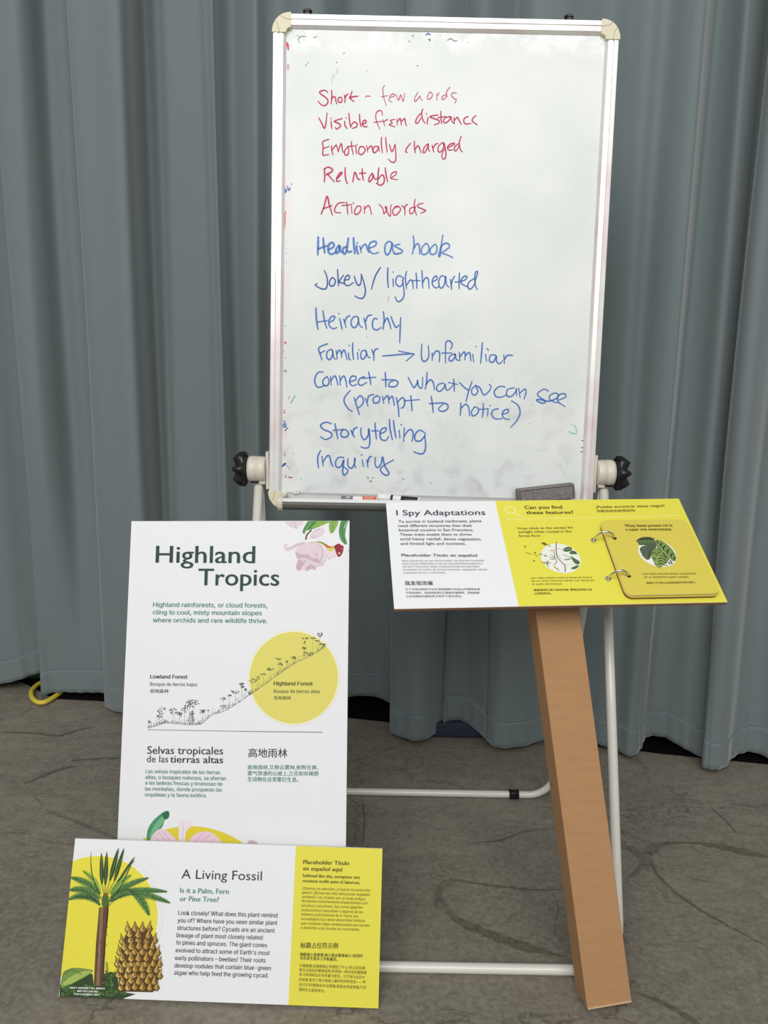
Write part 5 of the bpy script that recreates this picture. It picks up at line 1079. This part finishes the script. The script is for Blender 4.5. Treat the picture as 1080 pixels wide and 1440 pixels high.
D.poly([(240, 212), (265, 178), (330, 152), (400, 148), (455, 158), (492, 190), (522, 268), (430, 272), (330, 262), (285, 262), (272, 232)], dkl, 2, 2)
D.poly([(288, 320), (320, 278), (420, 268), (522, 275), (500, 320), (452, 380), (440, 440), (392, 468), (330, 410)], mdl, 3, 2)
D.poly([(495, 190), (570, 195), (680, 260), (752, 340), (792, 420), (785, 475), (740, 480), (640, 392), (540, 300)], lgl, 4, 2)
D.poly([(448, 385), (478, 325), (540, 298), (592, 350), (692, 440), (672, 500), (605, 548), (560, 582), (500, 520), (458, 445)], lgl, 5, 2)
D.stroke([(495, 195), (600, 330), (722, 462)], 1.0, lst, 6); D.stroke([(520, 260), (600, 370), (700, 460)], .9, blk, 6)
for x_, y_, x2, y2, x3, y3 in ((540, 205, 530, 225, 545, 250), (600, 235, 575, 260, 590, 290), (650, 270, 615, 300, 620, 335), (705, 320, 670, 345, 672, 385), (750, 375, 725, 400, 732, 430), (785, 430, 765, 450, 770, 470)): D.stroke([(x_, y_), (x2, y2), (x3, y3)], 1.7, blk, 7, taper=(.4, .5))
D.stroke([(258, 210), (350, 205), (480, 205)], .8, lst, 4)
for i in range(6):
    x_ = 290 + i * 34; D.stroke([(x_, 208), (x_ + 18, 180), (x_ + 40, 165)], .7, blk, 4); D.stroke([(x_, 212), (x_ + 16, 228), (x_ + 30, 250)], .7, ink(130, 156, 104), 4)
D.stroke([(390, 460), (390, 370), (440, 290)], .7, ink(120, 136, 110), 5)
for i in range(4): y_ = 320 + i * 32; D.stroke([(392, y_ + 14), (350, y_ - 8), (318, y_ - 4)], .6, ink(110, 124, 100), 5); D.stroke([(395, y_ + 10), (430, y_ - 14), (455, y_ - 22)], .8, blk, 5)
D.stroke([(560, 575), (525, 470), (600, 355)], 1.0, lst, 8)
for i in range(5):
    y_ = 370 + i * 38; D.stroke([(528 + (8 if i < 2 else 0), y_ + 30), (495, y_), (462 + i * 8, y_ + 4)], .9, lst if i % 2 else blk, 7); D.stroke([(545, y_ + 10), (590, y_ - 4), (640 + 8 * i, y_ + 30)], 1.2, blk, 7); D.stroke([(545, y_ + 24), (590, y_ + 10), (630, y_ + 46)], .8, lst, 7)
D.stroke([(690, 500), (708, 530)], 1.6, blk, 8, 1); D.stroke([(712, 480), (735, 518)], 1.8, blk, 8, 1)
D.build('leaf_artwork', pg)
for (ax_, ay_), (bx_, by_) in (((834, 761), (867, 760)), ((854.5, 815), (886.5, 812))):
    ua, va = IP.uv(ax_, ay_); ub, vb_ = BPt.uv(bx_, by_)
    a = IP.p(ua, va, 0); b = IP.p(ub, va * .5 + vb_ * .5, 0)
    mid = (a + b) / 2; R = (b - a).length / 2
    ex = (b - a).normalized()
    pts = [mid + ex * (-math.cos(t) * R) + IP.N * (math.sin(t) * R * 1.45 - .001) for t in [math.radians(x) for x in range(0, 156, 9)]]
    k = MB(); k.tube(pts, .0019, M['chrome'], 12); rg = k.build('binder_ring', book)
    k = MB(); k.lathe(a + IP.N * .0002, IP.N, IP.X, [(0, .0052), (.0035, .0052), (.0045, .0040)], M['chrome'], 6, smooth=False); k.build('ring_nut', rg)
    k = MB(); e_ = pts[-1]; k.lathe(IP.p((e_ - IP.O).dot(IP.X), (e_ - IP.O).dot(IP.Y), TB), IP.N, IP.X, [(0, .0036), (.0003, .0036)], M['black'], 16); k.build('punched_hole', rg)

# cardboard post
BL = Vector((.3505, 1.1602, 0.0)); Wv = Vector((.0761, .0082, .0089)); Sv = Vector((-.0044, .0566, -.0146)); Dv = Vector((-.138, .2364, .9618)).normalized()
Wv = Wv - Dv * Wv.dot(Dv); Sv = Sv - Dv * Sv.dot(Dv); Sv = Sv - Wv * (Sv.dot(Wv) / Wv.length_squared)
FL = BL - Sv
def under(p):   # distance along the post to the panel's underside
    Q = IP.O - IP.N * (TH + .0005)
    return (Q - p).dot(IP.N) / Dv.dot(IP.N)
cs = [FL, FL + Wv, FL + Wv + Sv, BL]
tops = [p + Dv * under(p) for p in cs]
post = empty('cardboard_post', tuple(BL), 'square brown cardboard post leaning back under the reading panel', 'post')
k = MB(); k.add(cs + tops, [[0, 1, 5, 4], [1, 2, 6, 5], [2, 3, 7, 6], [3, 0, 4, 7], [3, 2, 1, 0], [4, 5, 6, 7]], M['card'])
o = k.build('tube_body', post); bv = o.modifiers.new('edge', 'BEVEL'); bv.width = .0016; bv.segments = 3; bv.limit_method = 'ANGLE'
# folded-in flap edge at the foot and taped seam
e1 = Wv.normalized(); e2 = Sv.normalized()
k = MB(); k.box((FL + Wv / 2) - e2 * .0004 + Dv * .0016, e1, e2, Dv, Wv.length / 2 - .001, .0008, .0014, mat('torn_card_edge', (206, 172, 132), .9, noise=.2, nscale=200)); k.build('folded_edge', post)
